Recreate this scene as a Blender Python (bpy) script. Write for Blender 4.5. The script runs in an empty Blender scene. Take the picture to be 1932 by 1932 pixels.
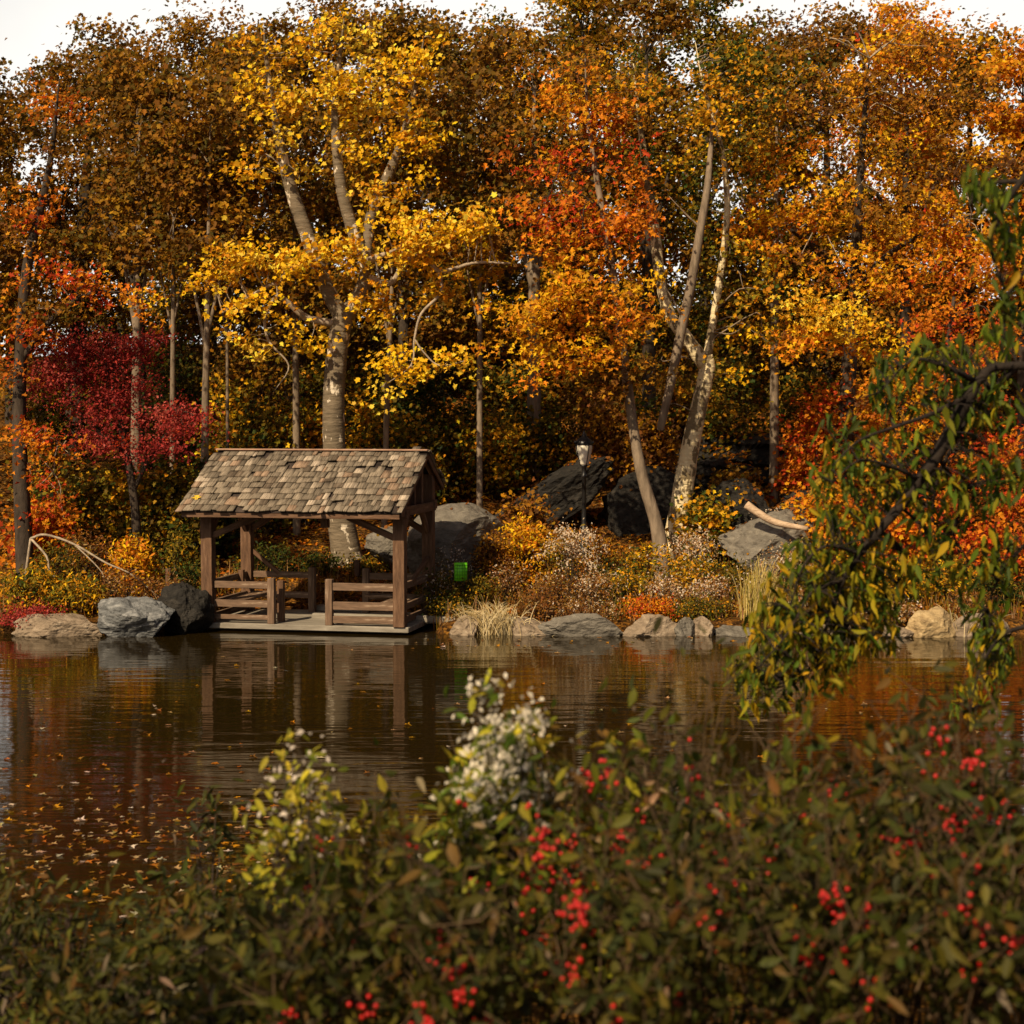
import bpy, bmesh, math, random
import numpy as np
from mathutils import Vector, Matrix, noise

R = math.radians
rng = np.random.default_rng(7)
random.seed(7)
scene = bpy.context.scene
C = scene.collection

# ------------------------------------------------------------------ camera
F = 3300.0            # focal length in units of a 1932 px wide picture
CAMZ = 4.5
PITCH = math.atan((966 - 790) / F)
cam_d = bpy.data.cameras.new('camera')
cam = bpy.data.objects.new('camera', cam_d)
C.objects.link(cam)
cam.location = (0, 0, CAMZ)
cam.rotation_euler = (R(90) - PITCH, 0, 0)
cam_d.sensor_width = 36.0
cam_d.lens = F / 1932 * 36.0
cam_d.clip_start = 0.1
cam_d.clip_end = 2000
cam_d.dof.use_dof = True
cam_d.dof.focus_distance = 37.5
cam_d.dof.aperture_fstop = 3.0
cam_d.dof.aperture_blades = 0
scene.camera = cam
scene.render.resolution_x = scene.render.resolution_y = 1024

# ------------------------------------------------------------------ sky, sun, exposure
SUN_EL, SUN_AZ = R(40), R(213)        # azimuth clockwise from +Y: behind the camera, to the left
w = bpy.data.worlds.new('World'); scene.world = w; w.use_nodes = True
nt = w.node_tree; nt.nodes.clear()
wo = nt.nodes.new('ShaderNodeOutputWorld'); bg = nt.nodes.new('ShaderNodeBackground')
sky = nt.nodes.new('ShaderNodeTexSky'); sky.sky_type = 'NISHITA'; sky.sun_disc = False
sky.sun_elevation = SUN_EL; sky.sun_rotation = SUN_AZ; sky.dust_density = 5.0; sky.air_density = 0.6; sky.ozone_density = 0.4
bg.inputs['Strength'].default_value = 0.042
# a bright bank of cloud low over the hill, clear sky higher up
tc = nt.nodes.new('ShaderNodeTexCoord'); sx = nt.nodes.new('ShaderNodeSeparateXYZ')
cn = nt.nodes.new('ShaderNodeTexNoise'); cn.inputs['Scale'].default_value = 3.0; cn.inputs['Detail'].default_value = 6
mr = nt.nodes.new('ShaderNodeMapRange'); mr.inputs['From Min'].default_value = 0.62; mr.inputs['From Max'].default_value = 0.36
ad = nt.nodes.new('ShaderNodeMath'); ad.operation = 'MULTIPLY_ADD'; ad.inputs[1].default_value = 0.25
mx = nt.nodes.new('ShaderNodeMix'); mx.data_type = 'RGBA'
mx.inputs[7].default_value = (22, 21.4, 20.2, 1)
nt.links.new(tc.outputs['Generated'], sx.inputs[0]); nt.links.new(tc.outputs['Generated'], cn.inputs['Vector'])
nt.links.new(cn.outputs['Fac'], ad.inputs[0]); nt.links.new(sx.outputs['Z'], ad.inputs[2])
nt.links.new(ad.outputs[0], mr.inputs['Value']); my = nt.nodes.new('ShaderNodeMapRange'); my.inputs['From Min'].default_value = 0.0; my.inputs['From Max'].default_value = 0.6
nt.links.new(sx.outputs['Y'], my.inputs['Value'])
mu = nt.nodes.new('ShaderNodeMath'); mu.operation = 'MULTIPLY'
nt.links.new(mr.outputs[0], mu.inputs[0]); nt.links.new(my.outputs[0], mu.inputs[1]); nt.links.new(mu.outputs[0], mx.inputs[0])
nt.links.new(sky.outputs[0], mx.inputs[6]); nt.links.new(mx.outputs[2], bg.inputs['Color'])
nt.links.new(bg.outputs[0], wo.inputs[0])

sd = bpy.data.lights.new('sun', 'SUN'); sd.energy = 5.0; sd.angle = R(0.6); sd.color = (1.0, 0.79, 0.52)
so = bpy.data.objects.new('sun', sd); C.objects.link(so)
tosun = Vector((math.sin(SUN_AZ) * math.cos(SUN_EL), math.cos(SUN_AZ) * math.cos(SUN_EL), math.sin(SUN_EL)))
so.rotation_euler = tosun.to_track_quat('Z', 'Y').to_euler()
so.location = (-20, -20, 30)
SUNV = np.array(tosun)

vs = scene.view_settings
vs.view_transform = 'Standard'; vs.look = 'None'; vs.exposure = 0.2; vs.gamma = 1.0; vs.use_curve_mapping = False
scene.cycles.max_bounces = 8
scene.cycles.transparent_max_bounces = 8
scene.cycles.use_denoising = True

# ------------------------------------------------------------------ helpers
def W(px, py, Y):
    """point at depth Y seen at (px, py) of the 1932 px photograph"""
    x = (px - 966) / F; u = -(py - 966) / F
    d = np.array([x, math.cos(PITCH) + u * math.sin(PITCH), -math.sin(PITCH) + u * math.cos(PITCH)])
    return np.array([0, 0, CAMZ]) + d * (Y / d[1])

def PM(Y):            # pixels per metre at depth Y
    return F / Y

def tag(o, label=None, cat=None, group=None, kind=None):
    if label: o['label'] = label
    if cat: o['category'] = cat
    if group: o['group'] = group
    if kind: o['kind'] = kind
    return o

def thing(name, label, cat, loc=(0, 0, 0), rotz=0, group=None):
    o = bpy.data.objects.new(name, None); C.objects.link(o)
    o.location = loc; o.rotation_euler = (0, 0, rotz); o.empty_display_size = 0.2
    return tag(o, label, cat, group)

def mesh_np(name, V, faces, mat, parent=None, col=None, smooth=False, origin=None):
    """V (n,3); faces: list of int arrays (m,k); col (n,3)"""
    V = np.asarray(V, dtype=np.float32)
    if origin is not None: V = V - np.asarray(origin, dtype=np.float32)
    faces = [np.asarray(f, dtype=np.int32) for f in faces if len(f)]
    me = bpy.data.meshes.new(name)
    me.vertices.add(len(V)); me.vertices.foreach_set('co', V.ravel())
    idx = np.concatenate([f.ravel() for f in faces])
    sizes = np.concatenate([np.full(len(f), f.shape[1], np.int32) for f in faces])
    start = np.concatenate([[0], np.cumsum(sizes)[:-1]]).astype(np.int32)
    me.loops.add(len(idx)); me.loops.foreach_set('vertex_index', idx)
    me.polygons.add(len(sizes)); me.polygons.foreach_set('loop_start', start)
    if smooth: me.polygons.foreach_set('use_smooth', np.ones(len(sizes), bool))
    me.update(calc_edges=True)
    if col is not None:
        a = me.color_attributes.new('Col', 'FLOAT_COLOR', 'POINT')
        c = np.ones((len(V), 4), np.float32); c[:, :3] = col
        a.data.foreach_set('color', c.ravel())
    me.materials.append(mat)
    o = bpy.data.objects.new(name, me); C.objects.link(o)
    if parent: o.parent = parent
    return o

class Geo:
    def __init__(s): s.V = []; s.Q = []; s.N = []; s.n = 0; s.C = []
    def add(s, V, faces, col=None):
        V = np.asarray(V, float); s.V.append(V)
        for f in faces:
            s.Q.append(np.asarray(f) + s.n)
        s.n += len(V)
        if col is not None: s.C.append(np.broadcast_to(np.asarray(col, float), (len(V), 3)))
    def tube(s, pts, rad, sides=8, sub=4, rough=0.0, cap=True, col=None):
        pts = np.asarray(pts, float); rad = np.asarray(rad, float)
        n = len(pts)
        if sub > 1 and n > 2:
            P = np.vstack([2 * pts[0] - pts[1], pts, 2 * pts[-1] - pts[-2]]); o = []; r = []
            for i in range(n - 1):
                p0, p1, p2, p3 = P[i:i + 4]
                for t in np.arange(sub) / sub:
                    o.append(.5 * (2 * p1 + (p2 - p0) * t + (2 * p0 - 5 * p1 + 4 * p2 - p3) * t * t + (3 * p1 - p0 - 3 * p2 + p3) * t ** 3))
                    r.append(rad[i] * (1 - t) + rad[i + 1] * t)
            o.append(pts[-1]); r.append(rad[-1]); pts = np.array(o); rad = np.array(r); n = len(pts)
        T = np.gradient(pts, axis=0); T /= np.linalg.norm(T, axis=1)[:, None] + 1e-9
        ref = np.array([0, 1, 0.01]) if abs(T[0][1]) < .8 else np.array([1, 0, 0.01])
        A = np.cross(T, ref); A /= np.linalg.norm(A, axis=1)[:, None] + 1e-9
        B = np.cross(T, A)
        th = np.arange(sides) / sides * 2 * np.pi
        rr = np.repeat(rad[:, None], sides, 1)
        if rough:
            ph = rng.uniform(0, 6.28, 4)
            k = np.arange(n)[:, None]
            rr = rr * (1 + rough * (np.sin(2 * th[None] + ph[0] + k * .25) * .5 + np.sin(3 * th[None] + ph[1] - k * .4) * .35 + rng.normal(0, .25, rr.shape)))
        V = pts[:, None] + rr[..., None] * (np.cos(th)[None, :, None] * A[:, None] + np.sin(th)[None, :, None] * B[:, None])
        V = V.reshape(-1, 3)
        i = np.arange(n - 1)[:, None] * sides; j = np.arange(sides)[None]; j2 = (j + 1) % sides
        q = np.stack([i + j, i + j2, i + sides + j2, i + sides + j], -1).reshape(-1, 4)
        fs = [q]
        if cap:
            fs.append(np.arange(sides)[None, ::-1]); fs.append(np.arange(sides)[None] + (n - 1) * sides)
        s.add(V, fs, col)
    def build(s, name, mat, parent=None, smooth=True, origin=None):
        if not s.V: return None
        by = {}
        for f in s.Q: by.setdefault(f.shape[1], []).append(f)
        return mesh_np(name, np.vstack(s.V), [np.vstack(v) for v in by.values()], mat, parent,
                       np.vstack(s.C) if s.C else None, smooth, origin)

# leaf outlines: vertices, faces, all about 1 unit long
def sym(half):      # half outline from base to tip (x>0) -> two faces that fold along the midrib
    h = np.array(half); k = len(h)
    m = h[1:-1] * [-1, 1]
    V = np.vstack([h, m]); V = np.column_stack([V, np.zeros(len(V))])
    f1 = list(range(k)); f2 = [0, k - 1] + list(range(k + len(m) - 1, k - 1, -1))
    return V, np.array([f1, f2])
LEAF = {
    'maple': sym([(0, -.5), (.28, -.40), (.17, -.18), (.52, .06), (.17, .10), (0, .56)]),
    'plane': sym([(0, -.45), (.36, -.30), (.28, -.08), (.50, .12), (.20, .20), (0, .52)]),
    'oval': sym([(0, -.5), (.20, -.22), (.19, .12), (0, .55)]),
    'lance': sym([(0, -.5), (.15, -.25), (.145, .05), (.06, .38), (0, .62)]),
    'tiny': (np.array([(0, -.5, 0), (.3, 0, .05), (0, .5, 0), (-.3, 0, .05)]), np.array([[0, 1, 2, 3]])),
}

def leaf_arrays(cen, nor, size, shape, col, spin=None, up=None):
    """vertices, faces and colours of n leaves"""
    n = len(cen); V0, F0 = LEAF[shape]; k = len(V0)
    nor = nor / (np.linalg.norm(nor, axis=1)[:, None] + 1e-9)
    if up is None:
        up = rng.normal(0, 1, (n, 3)) + np.array([0, 0, -.6])
    X = np.cross(up, nor); X /= np.linalg.norm(X, axis=1)[:, None] + 1e-9
    Y = np.cross(nor, X)
    fold = rng.uniform(-.1, .6, n); curl = rng.uniform(-.2, .7, n)
    x = V0[None, :, 0]; y = V0[None, :, 1]
    z = np.abs(x) * fold[:, None] - curl[:, None] * (y + .1) ** 2 * .7 + V0[None, :, 2]
    wid = rng.uniform(.75, 1.1, n)[:, None]
    P = cen[:, None] + size[:, None, None] * ((x * wid)[..., None] * X[:, None] + (y + 0 * x)[..., None] * np.ones((n, 1, 1)) * Y[:, None] + z[..., None] * nor[:, None])
    fi = (np.arange(n)[:, None, None] * k + F0[None]).reshape(-1, F0.shape[1])
    return P.reshape(-1, 3), fi, np.repeat(col, k, 0)

def pick(pal, n, mixp=.3, sprays=None):
    """colours from a palette of (rgb, weight): one per spray, some leaves differ"""
    c = np.array([p[0] for p in pal], float); wt = np.array([p[1] for p in pal], float); wt /= wt.sum()
    if sprays is None:
        i = rng.choice(len(c), n, p=wt)
    else:
        si = rng.choice(len(c), int(sprays.max()) + 1, p=wt)
        i = np.where(rng.random(n) < mixp, rng.choice(len(c), n, p=wt), si[sprays])
    out = c[i] * rng.uniform(.7, 1.25, (n, 1)) * (1 + rng.normal(0, .07, (n, 3)))
    return np.clip(out, .002, .9)

def sprays_in(clumps, per_m2, min_n=3, shell=.5):
    """centres of leaf sprays inside ellipsoids (centre, radii, density)"""
    out = []; which = []
    for ci, c in enumerate(clumps):
        cen, rad = np.array(c[0]), np.array(c[1]); den = c[2] if len(c) > 2 else 1.0
        n = max(min_n, int(per_m2 * den * rad[0] * rad[2] * math.pi))
        v = rng.normal(0, 1, (n, 3)); v /= np.linalg.norm(v, axis=1)[:, None]
        r = rng.random(n) ** shell
        out.append(cen + v * r[:, None] * rad * rng.uniform(.85, 1.15, (n, 1))); which.append(np.full(n, ci))
    return np.vstack(out), np.concatenate(which)

def spray_leaves(sc, nleaf, spread, size, bias=None, flat=.45):
    n = len(sc)
    cnt = rng.poisson(nleaf, n) + 1
    si = np.repeat(np.arange(n), cnt); m = len(si)
    # every spray is a slightly tilted flat plate of leaves
    off = rng.normal(0, 1, (m, 3)) * np.array([spread, spread, spread * flat])
    tilt = rng.normal(0, .35, (n, 2))[si]
    off[:, 2] += off[:, 0] * tilt[:, 0] + off[:, 1] * tilt[:, 1]
    cen = sc[si] + off
    if bias is None: bias = SUNV * .7 + np.array([0, 0, .3])
    nor = bias[None] + rng.normal(0, .62, (m, 3))
    return cen, nor, size * rng.uniform(.65, 1.25, m), si

def crown_mesh(name, parent, clumps, pal, size, shape, per_m2=2.2, nleaf=16, spread=.38, mat=None, pals=None, origin=None, bias=None, mixp=.3, flat=.45):
    sc, wh = sprays_in(clumps, per_m2 * 1.3)
    cen, nor, sz, si = spray_leaves(sc, nleaf * 3.1, spread * .86, size * .86, bias, flat)
    if pals is not None:
        col = np.zeros((len(cen), 3))
        for ci in range(len(clumps)):
            m = wh[si] == ci
            if m.any():
                s2 = si[m]; s2 = s2 - s2.min()
                col[m] = pick(pals[ci] or pal, int(m.sum()), mixp, s2)
    else:
        col = pick(pal, len(cen), mixp, si)
    V, f, c = leaf_arrays(cen, nor, sz, shape, col)
    o = mesh_np(name, V, [f], mat or M['leaf'], parent, c, origin=origin)
    return o, sc

def twigs(geo, nodes, targets, r0=.022, r1=.006, sides=4, frac=1.0, sag=.15, maxlen=99):
    nodes = np.asarray(nodes)
    for t in targets:
        if rng.random() > frac: continue
        d = np.linalg.norm(nodes - t, axis=1); i = int(np.argmin(d * rng.uniform(.85, 1.15, len(d))))
        a = nodes[i]; L = d[i]
        if L < .05 or L > maxlen: continue
        j = rng.normal(0, .12 * L, (2, 3)); j[:, 2] += sag * L
        p = np.array([a, a + (t - a) * .35 + j[0], a + (t - a) * .7 + j[1] * .8, t])
        rr = min(r0, .012 + .008 * L)
        geo.tube(p, [rr, rr * .7, rr * .5, r1], sides, 3, cap=False)

def limb_nodes(pts, k=5):
    pts = np.asarray(pts, float); o = []
    for a, b in zip(pts[:-1], pts[1:]):
        for t in np.linspace(0, 1, k, endpoint=False): o.append(a + (b - a) * t)
    o.append(pts[-1]); return o

# ------------------------------------------------------------------ materials
M = {}
def new_mat(name):
    m = bpy.data.materials.new(name); m.use_nodes = True
    n = m.node_tree.nodes; n.clear()
    o = n.new('ShaderNodeOutputMaterial'); p = n.new('ShaderNodeBsdfPrincipled')
    m.node_tree.links.new(p.outputs[0], o.inputs[0])
    return m, n, m.node_tree.links, p, o

def leaf_mat(name, trans=.38, rough=.6, spec=.12):
    m, n, l, p, o = new_mat(name)
    a = n.new('ShaderNodeAttribute'); a.attribute_name = 'Col'
    p.inputs['Roughness'].default_value = rough; p.inputs['Specular IOR Level'].default_value = spec
    l.new(a.outputs['Color'], p.inputs['Base Color'])
    t = n.new('ShaderNodeBsdfTranslucent'); mxs = n.new('ShaderNodeMixShader'); mxs.inputs[0].default_value = trans
    l.new(a.outputs['Color'], t.inputs[0])
    l.new(p.outputs[0], mxs.inputs[1]); l.new(t.outputs[0], mxs.inputs[2]); l.new(mxs.outputs[0], o.inputs[0])
    return m
M['leaf'] = leaf_mat('autumn_leaf')
M['green_leaf'] = leaf_mat('glossy_green_leaf', .42, .55, .14)
M['dry_stem'] = leaf_mat('dry_stem', .15, .7, .1)

def ramp(n, stops):
    r = n.new('ShaderNodeValToRGB'); e = r.color_ramp.elements
    while len(e) < len(stops): e.new(.5)
    for i, (p, c) in enumerate(stops): e[i].position = p; e[i].color = (*c, 1)
    return r

def noise_mat(name, stops, scale=(4, 4, 4), detail=8, rough=.85, bump=.3, bdist=.02, bscale=None, coord='Object', spec=.25, distort=0.0):
    m, n, l, p, o = new_mat(name)
    t = n.new('ShaderNodeTexCoord'); mp = n.new('ShaderNodeMapping'); mp.inputs['Scale'].default_value = scale
    nz = n.new('ShaderNodeTexNoise'); nz.inputs['Scale'].default_value = 1; nz.inputs['Detail'].default_value = detail
    nz.inputs['Roughness'].default_value = .65; nz.inputs['Distortion'].default_value = distort
    l.new(t.outputs[coord], mp.inputs[0]); l.new(mp.outputs[0], nz.inputs['Vector'])
    r = ramp(n, stops); l.new(nz.outputs['Fac'], r.inputs[0]); l.new(r.outputs[0], p.inputs['Base Color'])
    p.inputs['Roughness'].default_value = rough; p.inputs['Specular IOR Level'].default_value = spec
    if bump:
        b = n.new('ShaderNodeBump'); b.inputs['Strength'].default_value = bump; b.inputs['Distance'].default_value = bdist
        n2 = n.new('ShaderNodeTexNoise'); n2.inputs['Scale'].default_value = bscale or 3; n2.inputs['Detail'].default_value = 10
        l.new(mp.outputs[0], n2.inputs['Vector']); l.new(n2.outputs['Fac'], b.inputs['Height']); l.new(b.outputs[0], p.inputs['Normal'])
    return m, n, l, p, nz, r

M['dark_bark'] = noise_mat('dark_bark', [(.3, (.018, .013, .009)), (.7, (.075, .055, .038))], (9, 9, 2.5), bump=.6)[0]
M['grey_bark'] = noise_mat('grey_bark', [(.3, (.10, .075, .05)), (.7, (.30, .23, .16))], (9, 9, 2.2), bump=.5)[0]
M['black_bark'] = noise_mat('black_bark', [(.3, (.007, .005, .004)), (.7, (.03, .021, .015))], (12, 12, 12), bump=.5)[0]
M['brown_twig'] = noise_mat('brown_twig', [(.3, (.045, .028, .015)), (.7, (.13, .085, .045))], (12, 12, 12), bump=0, spec=.1)[0]
M['pale_twig'] = noise_mat('pale_twig', [(.3, (.17, .13, .09)), (.7, (.48, .39, .28))], (7, 7, 7), bump=0)[0]
M['pale_log'] = noise_mat('pale_log', [(.3, (.30, .20, .12)), (.7, (.62, .47, .32))], (5, 22, 22), bump=.4)[0]
def plane_bark(name, base, patch, thr):
    m, n, l, p, nz, r = noise_mat(name, [(.3, base[0]), (.7, base[1])], (2.2, 2.2, 9), bump=.8, bdist=.05, bscale=1.6)
    t = n.new('ShaderNodeTexCoord'); mp = n.new('ShaderNodeMapping'); mp.inputs['Scale'].default_value = (3.2, 3.2, 1.7)
    n3 = n.new('ShaderNodeTexNoise'); n3.inputs['Scale'].default_value = 1.3; n3.inputs['Detail'].default_value = 5; n3.inputs['Roughness'].default_value = .6
    l.new(t.outputs['Object'], mp.inputs[0]); l.new(mp.outputs[0], n3.inputs['Vector'])
    rr = ramp(n, [(thr, (0, 0, 0)), (thr + .025, (1, 1, 1))]); l.new(n3.outputs['Fac'], rr.inputs[0])
    mx_ = n.new('ShaderNodeMix'); mx_.data_type = 'RGBA'
    l.new(rr.outputs[0], mx_.inputs[0]); l.new(r.outputs[0], mx_.inputs[6]); mx_.inputs[7].default_value = (*patch, 1)
    l.new(mx_.outputs[2], p.inputs['Base Color'])
    return m
M['plane_bark'] = plane_bark('plane_bark', ((.10, .078, .05), (.21, .165, .11)), (.60, .52, .40), .585)
M['mottled_bark'] = plane_bark('mottled_bark', ((.13, .10, .055), (.25, .19, .10)), (.66, .55, .33), .47)

M['wood'] = noise_mat('weathered_red_wood', [(.25, (.045, .024, .014)), (.55, (.14, .076, .042)), (.8, (.27, .17, .105))], (2.0, 16, 16), bump=.8, bdist=.012, rough=.8)[0]
M['rail_wood'] = noise_mat('worn_rail_wood', [(.25, (.06, .04, .025)), (.55, (.18, .112, .07)), (.74, (.46, .36, .25))], (2.0, 18, 18), bump=.3, bdist=.006, rough=.75)[0]
M['deck'] = noise_mat('grey_deck', [(.25, (.13, .11, .085)), (.6, (.28, .25, .20)), (.8, (.45, .41, .34))], (1.6, 9, 9), bump=.3, bdist=.01)[0]
M['underlay'] = noise_mat('roof_underlay', [(.3, (.022, .017, .014)), (.7, (.07, .05, .04))], (6, 6, 6))[0]
M['ridge'] = noise_mat('ridge_board', [(.3, (.24, .13, .08)), (.7, (.46, .29, .20))], (2, 14, 14))[0]
# shingles: own colour per shingle, grain running down the slope
m, n, l, p, o = new_mat('cedar_shingle')
a = n.new('ShaderNodeAttribute'); a.attribute_name = 'Col'
t = n.new('ShaderNodeTexCoord'); mp = n.new('ShaderNodeMapping'); mp.inputs['Scale'].default_value = (60, 3, 3)
nz = n.new('ShaderNodeTexNoise'); nz.inputs['Scale'].default_value = 1; nz.inputs['Detail'].default_value = 6
l.new(t.outputs['Object'], mp.inputs[0]); l.new(mp.outputs[0], nz.inputs['Vector'])
r_ = ramp(n, [(.3, (.36, .34, .32)), (.68, (1.35, 1.32, 1.28))]); l.new(nz.outputs['Fac'], r_.inputs[0])
mm = n.new('ShaderNodeMix'); mm.data_type = 'RGBA'; mm.blend_type = 'MULTIPLY'; mm.inputs[0].default_value = 1
l.new(a.outputs['Color'], mm.inputs[6]); l.new(r_.outputs[0], mm.inputs[7]); l.new(mm.outputs[2], p.inputs['Base Color'])
p.inputs['Roughness'].default_value = .85; p.inputs['Specular IOR Level'].default_value = .15
b = n.new('ShaderNodeBump'); b.inputs['Strength'].default_value = .4; b.inputs['Distance'].default_value = .006
l.new(nz.outputs['Fac'], b.inputs['Height']); l.new(b.outputs[0], p.inputs['Normal'])
M['shingle'] = m

def stone(name, c0, c1, c2, sc=1.6):
    return noise_mat(name, [(.28, c0), (.52, c1), (.75, c2)], (sc * 1.6, sc * 1.6, sc * 3.2), detail=14, rough=.85, bump=.9, bdist=.07, bscale=2.4, distort=1.2)[0]
M['blue_stone'] = stone('blue_grey_stone', (.05, .053, .055), (.145, .15, .15), (.33, .33, .32))
M['grey_stone'] = stone('grey_stone', (.07, .062, .05), (.15, .135, .11), (.25, .225, .18))
M['dark_stone'] = stone('dark_stone', (.006, .0055, .005), (.018, .016, .013), (.05, .043, .034))
M['brown_stone'] = stone('brown_stone', (.12, .09, .06), (.25, .19, .13), (.40, .33, .24))
M['tan_stone'] = stone('tan_stone', (.18, .12, .06), (.36, .26, .13), (.55, .43, .24))
M['black_iron'] = noise_mat('black_iron', [(.3, (.008, .008, .008)), (.7, (.02, .019, .018))], (8, 8, 8), rough=.4, bump=0, spec=.5)[0]
M['green_iron'] = noise_mat('dark_green_paint', [(.3, (.0015, .004, .0035)), (.7, (.003, .008, .007))], (8, 8, 8), rough=.95, bump=0, spec=.03)[0]
M['lamp_glass'] = noise_mat('frosted_lamp_glass', [(.3, (.68, .63, .50)), (.7, (.84, .80, .68))], (5, 5, 5), rough=.3, bump=0, spec=.5)[0]
M['lime'] = noise_mat('lime_plastic', [(.3, (.11, .48, .01)), (.7, (.17, .64, .02))], (5, 5, 5), rough=.45, bump=0, spec=.4)[0]
M['dark_lime'] = noise_mat('shaded_green_plastic', [(.3, (.03, .17, .01)), (.7, (.05, .24, .015))], (5, 5, 5), rough=.5, bump=0)[0]
M['berry'] = noise_mat('red_berry', [(.3, (.40, .006, .005)), (.7, (.56, .012, .008))], (30, 30, 30), rough=.3, bump=0, spec=.5)[0]

# ground: leaf litter
m, n, l, p, o = new_mat('leaf_litter')
t = n.new('ShaderNodeTexCoord'); v = n.new('ShaderNodeTexVoronoi'); v.inputs['Scale'].default_value = 15; v.inputs['Randomness'].default_value = 1
nz = n.new('ShaderNodeTexNoise'); nz.inputs['Scale'].default_value = .6; nz.inputs['Detail'].default_value = 8
l.new(t.outputs['Object'], v.inputs['Vector']); l.new(t.outputs['Object'], nz.inputs['Vector'])
s3 = n.new('ShaderNodeSeparateColor'); l.new(v.outputs['Color'], s3.inputs[0])
r1 = ramp(n, [(0, (.035, .020, .010)), (.45, (.10, .05, .018)), (.75, (.22, .095, .02)), (1, (.36, .17, .03))]); l.new(s3.outputs[0], r1.inputs[0])
r2 = ramp(n, [(.35, (.25, .24, .2)), (.65, (1, 1, 1))]); l.new(nz.outputs['Fac'], r2.inputs[0])
mm = n.new('ShaderNodeMix'); mm.data_type = 'RGBA'; mm.blend_type = 'MULTIPLY'; mm.inputs[0].default_value = 1
l.new(r1.outputs[0], mm.inputs[6]); l.new(r2.outputs[0], mm.inputs[7]); l.new(mm.outputs[2], p.inputs['Base Color'])
p.inputs['Roughness'].default_value = 1.0; p.inputs['Specular IOR Level'].default_value = 0
b = n.new('ShaderNodeBump'); b.inputs['Strength'].default_value = .8; b.inputs['Distance'].default_value = .05
l.new(v.outputs['Distance'], b.inputs['Height']); l.new(b.outputs[0], p.inputs['Normal'])
M['litter'] = m

# water: dark brown pond with small wind ripples running across
m, n, l, p, o = new_mat('pond_water')
p.inputs['Base Color'].default_value = (.016, .010, .002, 1); p.inputs['Roughness'].default_value = .04; p.inputs['IOR'].default_value = 1.33; p.inputs['Specular IOR Level'].default_value = .42
t = n.new('ShaderNodeTexCoord')
def wn(sx_, sy_, det):
    mp = n.new('ShaderNodeMapping'); mp.inputs['Scale'].default_value = (sx_, sy_, 1)
    z = n.new('ShaderNodeTexNoise'); z.inputs['Scale'].default_value = 1; z.inputs['Detail'].default_value = det
    l.new(t.outputs['Object'], mp.inputs[0]); l.new(mp.outputs[0], z.inputs['Vector']); return z
za = wn(1.0, 5.0, 2); zb = wn(.28, 1.35, 2)
ma = n.new('ShaderNodeMath'); ma.operation = 'MULTIPLY_ADD'; ma.inputs[1].default_value = 2.6
l.new(zb.outputs['Fac'], ma.inputs[0]); l.new(za.outputs['Fac'], ma.inputs[2])
b = n.new('ShaderNodeBump'); b.inputs['Strength'].default_value = .5; b.inputs['Distance'].default_value = .011
l.new(ma.outputs[0], b.inputs['Height']); l.new(b.outputs[0], p.inputs['Normal'])
M['water'] = m

# ------------------------------------------------------------------ palettes (linear)
YEL, YE2, GLD = (.86, .50, .014), (.90, .62, .06), (.62, .29, .012)
ORA, ORD, RED = (.68, .23, .012), (.44, .125, .010), (.48, .055, .012)
CRI, MAR, PNK = (.36, .038, .030), (.20, .018, .016), (.52, .11, .08)
OLI, OLD, GRN, DGR = (.20, .145, .012), (.09, .066, .008), (.05, .07, .010), (.016, .027, .007)
BRN, BRD, TAN, CRM = (.22, .085, .018), (.09, .040, .012), (.45, .28, .12), (.72, .58, .42)
GOB = (.30, .135, .012)
P_plane = [(YEL, 5), (YE2, 3), (GLD, 2.5), (OLI, .6)]
P_orange = [(ORA, 3.2), (GLD, 3.6), (YEL, 1.8), (ORD, 1.2), (BRN, 1), (RED, .3)]
P_oy = [(YEL, 3.4), (ORA, 2), (GLD, 4), (ORD, .6), (BRN, .9), (OLI, .7)]
P_redor = [(RED, 2), (ORA, 3.6), (ORD, 2.4), (GLD, 1.4)]
P_fire = [(RED, 3), (ORA, 3), (ORD, 2.4)]
P_crim = [(CRI, 5), (MAR, 2.5), (PNK, 2.2), (RED, .4)]
P_dgold = [(GOB, 4), (BRN, 2), (GLD, 1.2), (BRD, 2)]
P_back = [((.26, .115, .010), 3), ((.15, .072, .010), 3), ((.11, .075, .010), 2), ((.40, .20, .012), 1.6)]  # back-row leaves, darkened so the colour carries the deep wood's shade
P_olive = [(OLI, 4), (OLD, 3), (GRN, 1.4), (DGR, .5), (GLD, 1.4)]
P_ygreen = [(OLI, 3), (GLD, 2.5), (YEL, 1), (GRN, 1.5)]
P_green = [(GRN, 3), (DGR, 2), (OLD, 2), (OLI, 1)]
P_brown = [(BRN, 4), (BRD, 2), (TAN, 1.5), (GOB, 1.5)]
P_dry = [(TAN, 3), (CRM, 1.5), (BRN, 3), (GOB, 2)]

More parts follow.
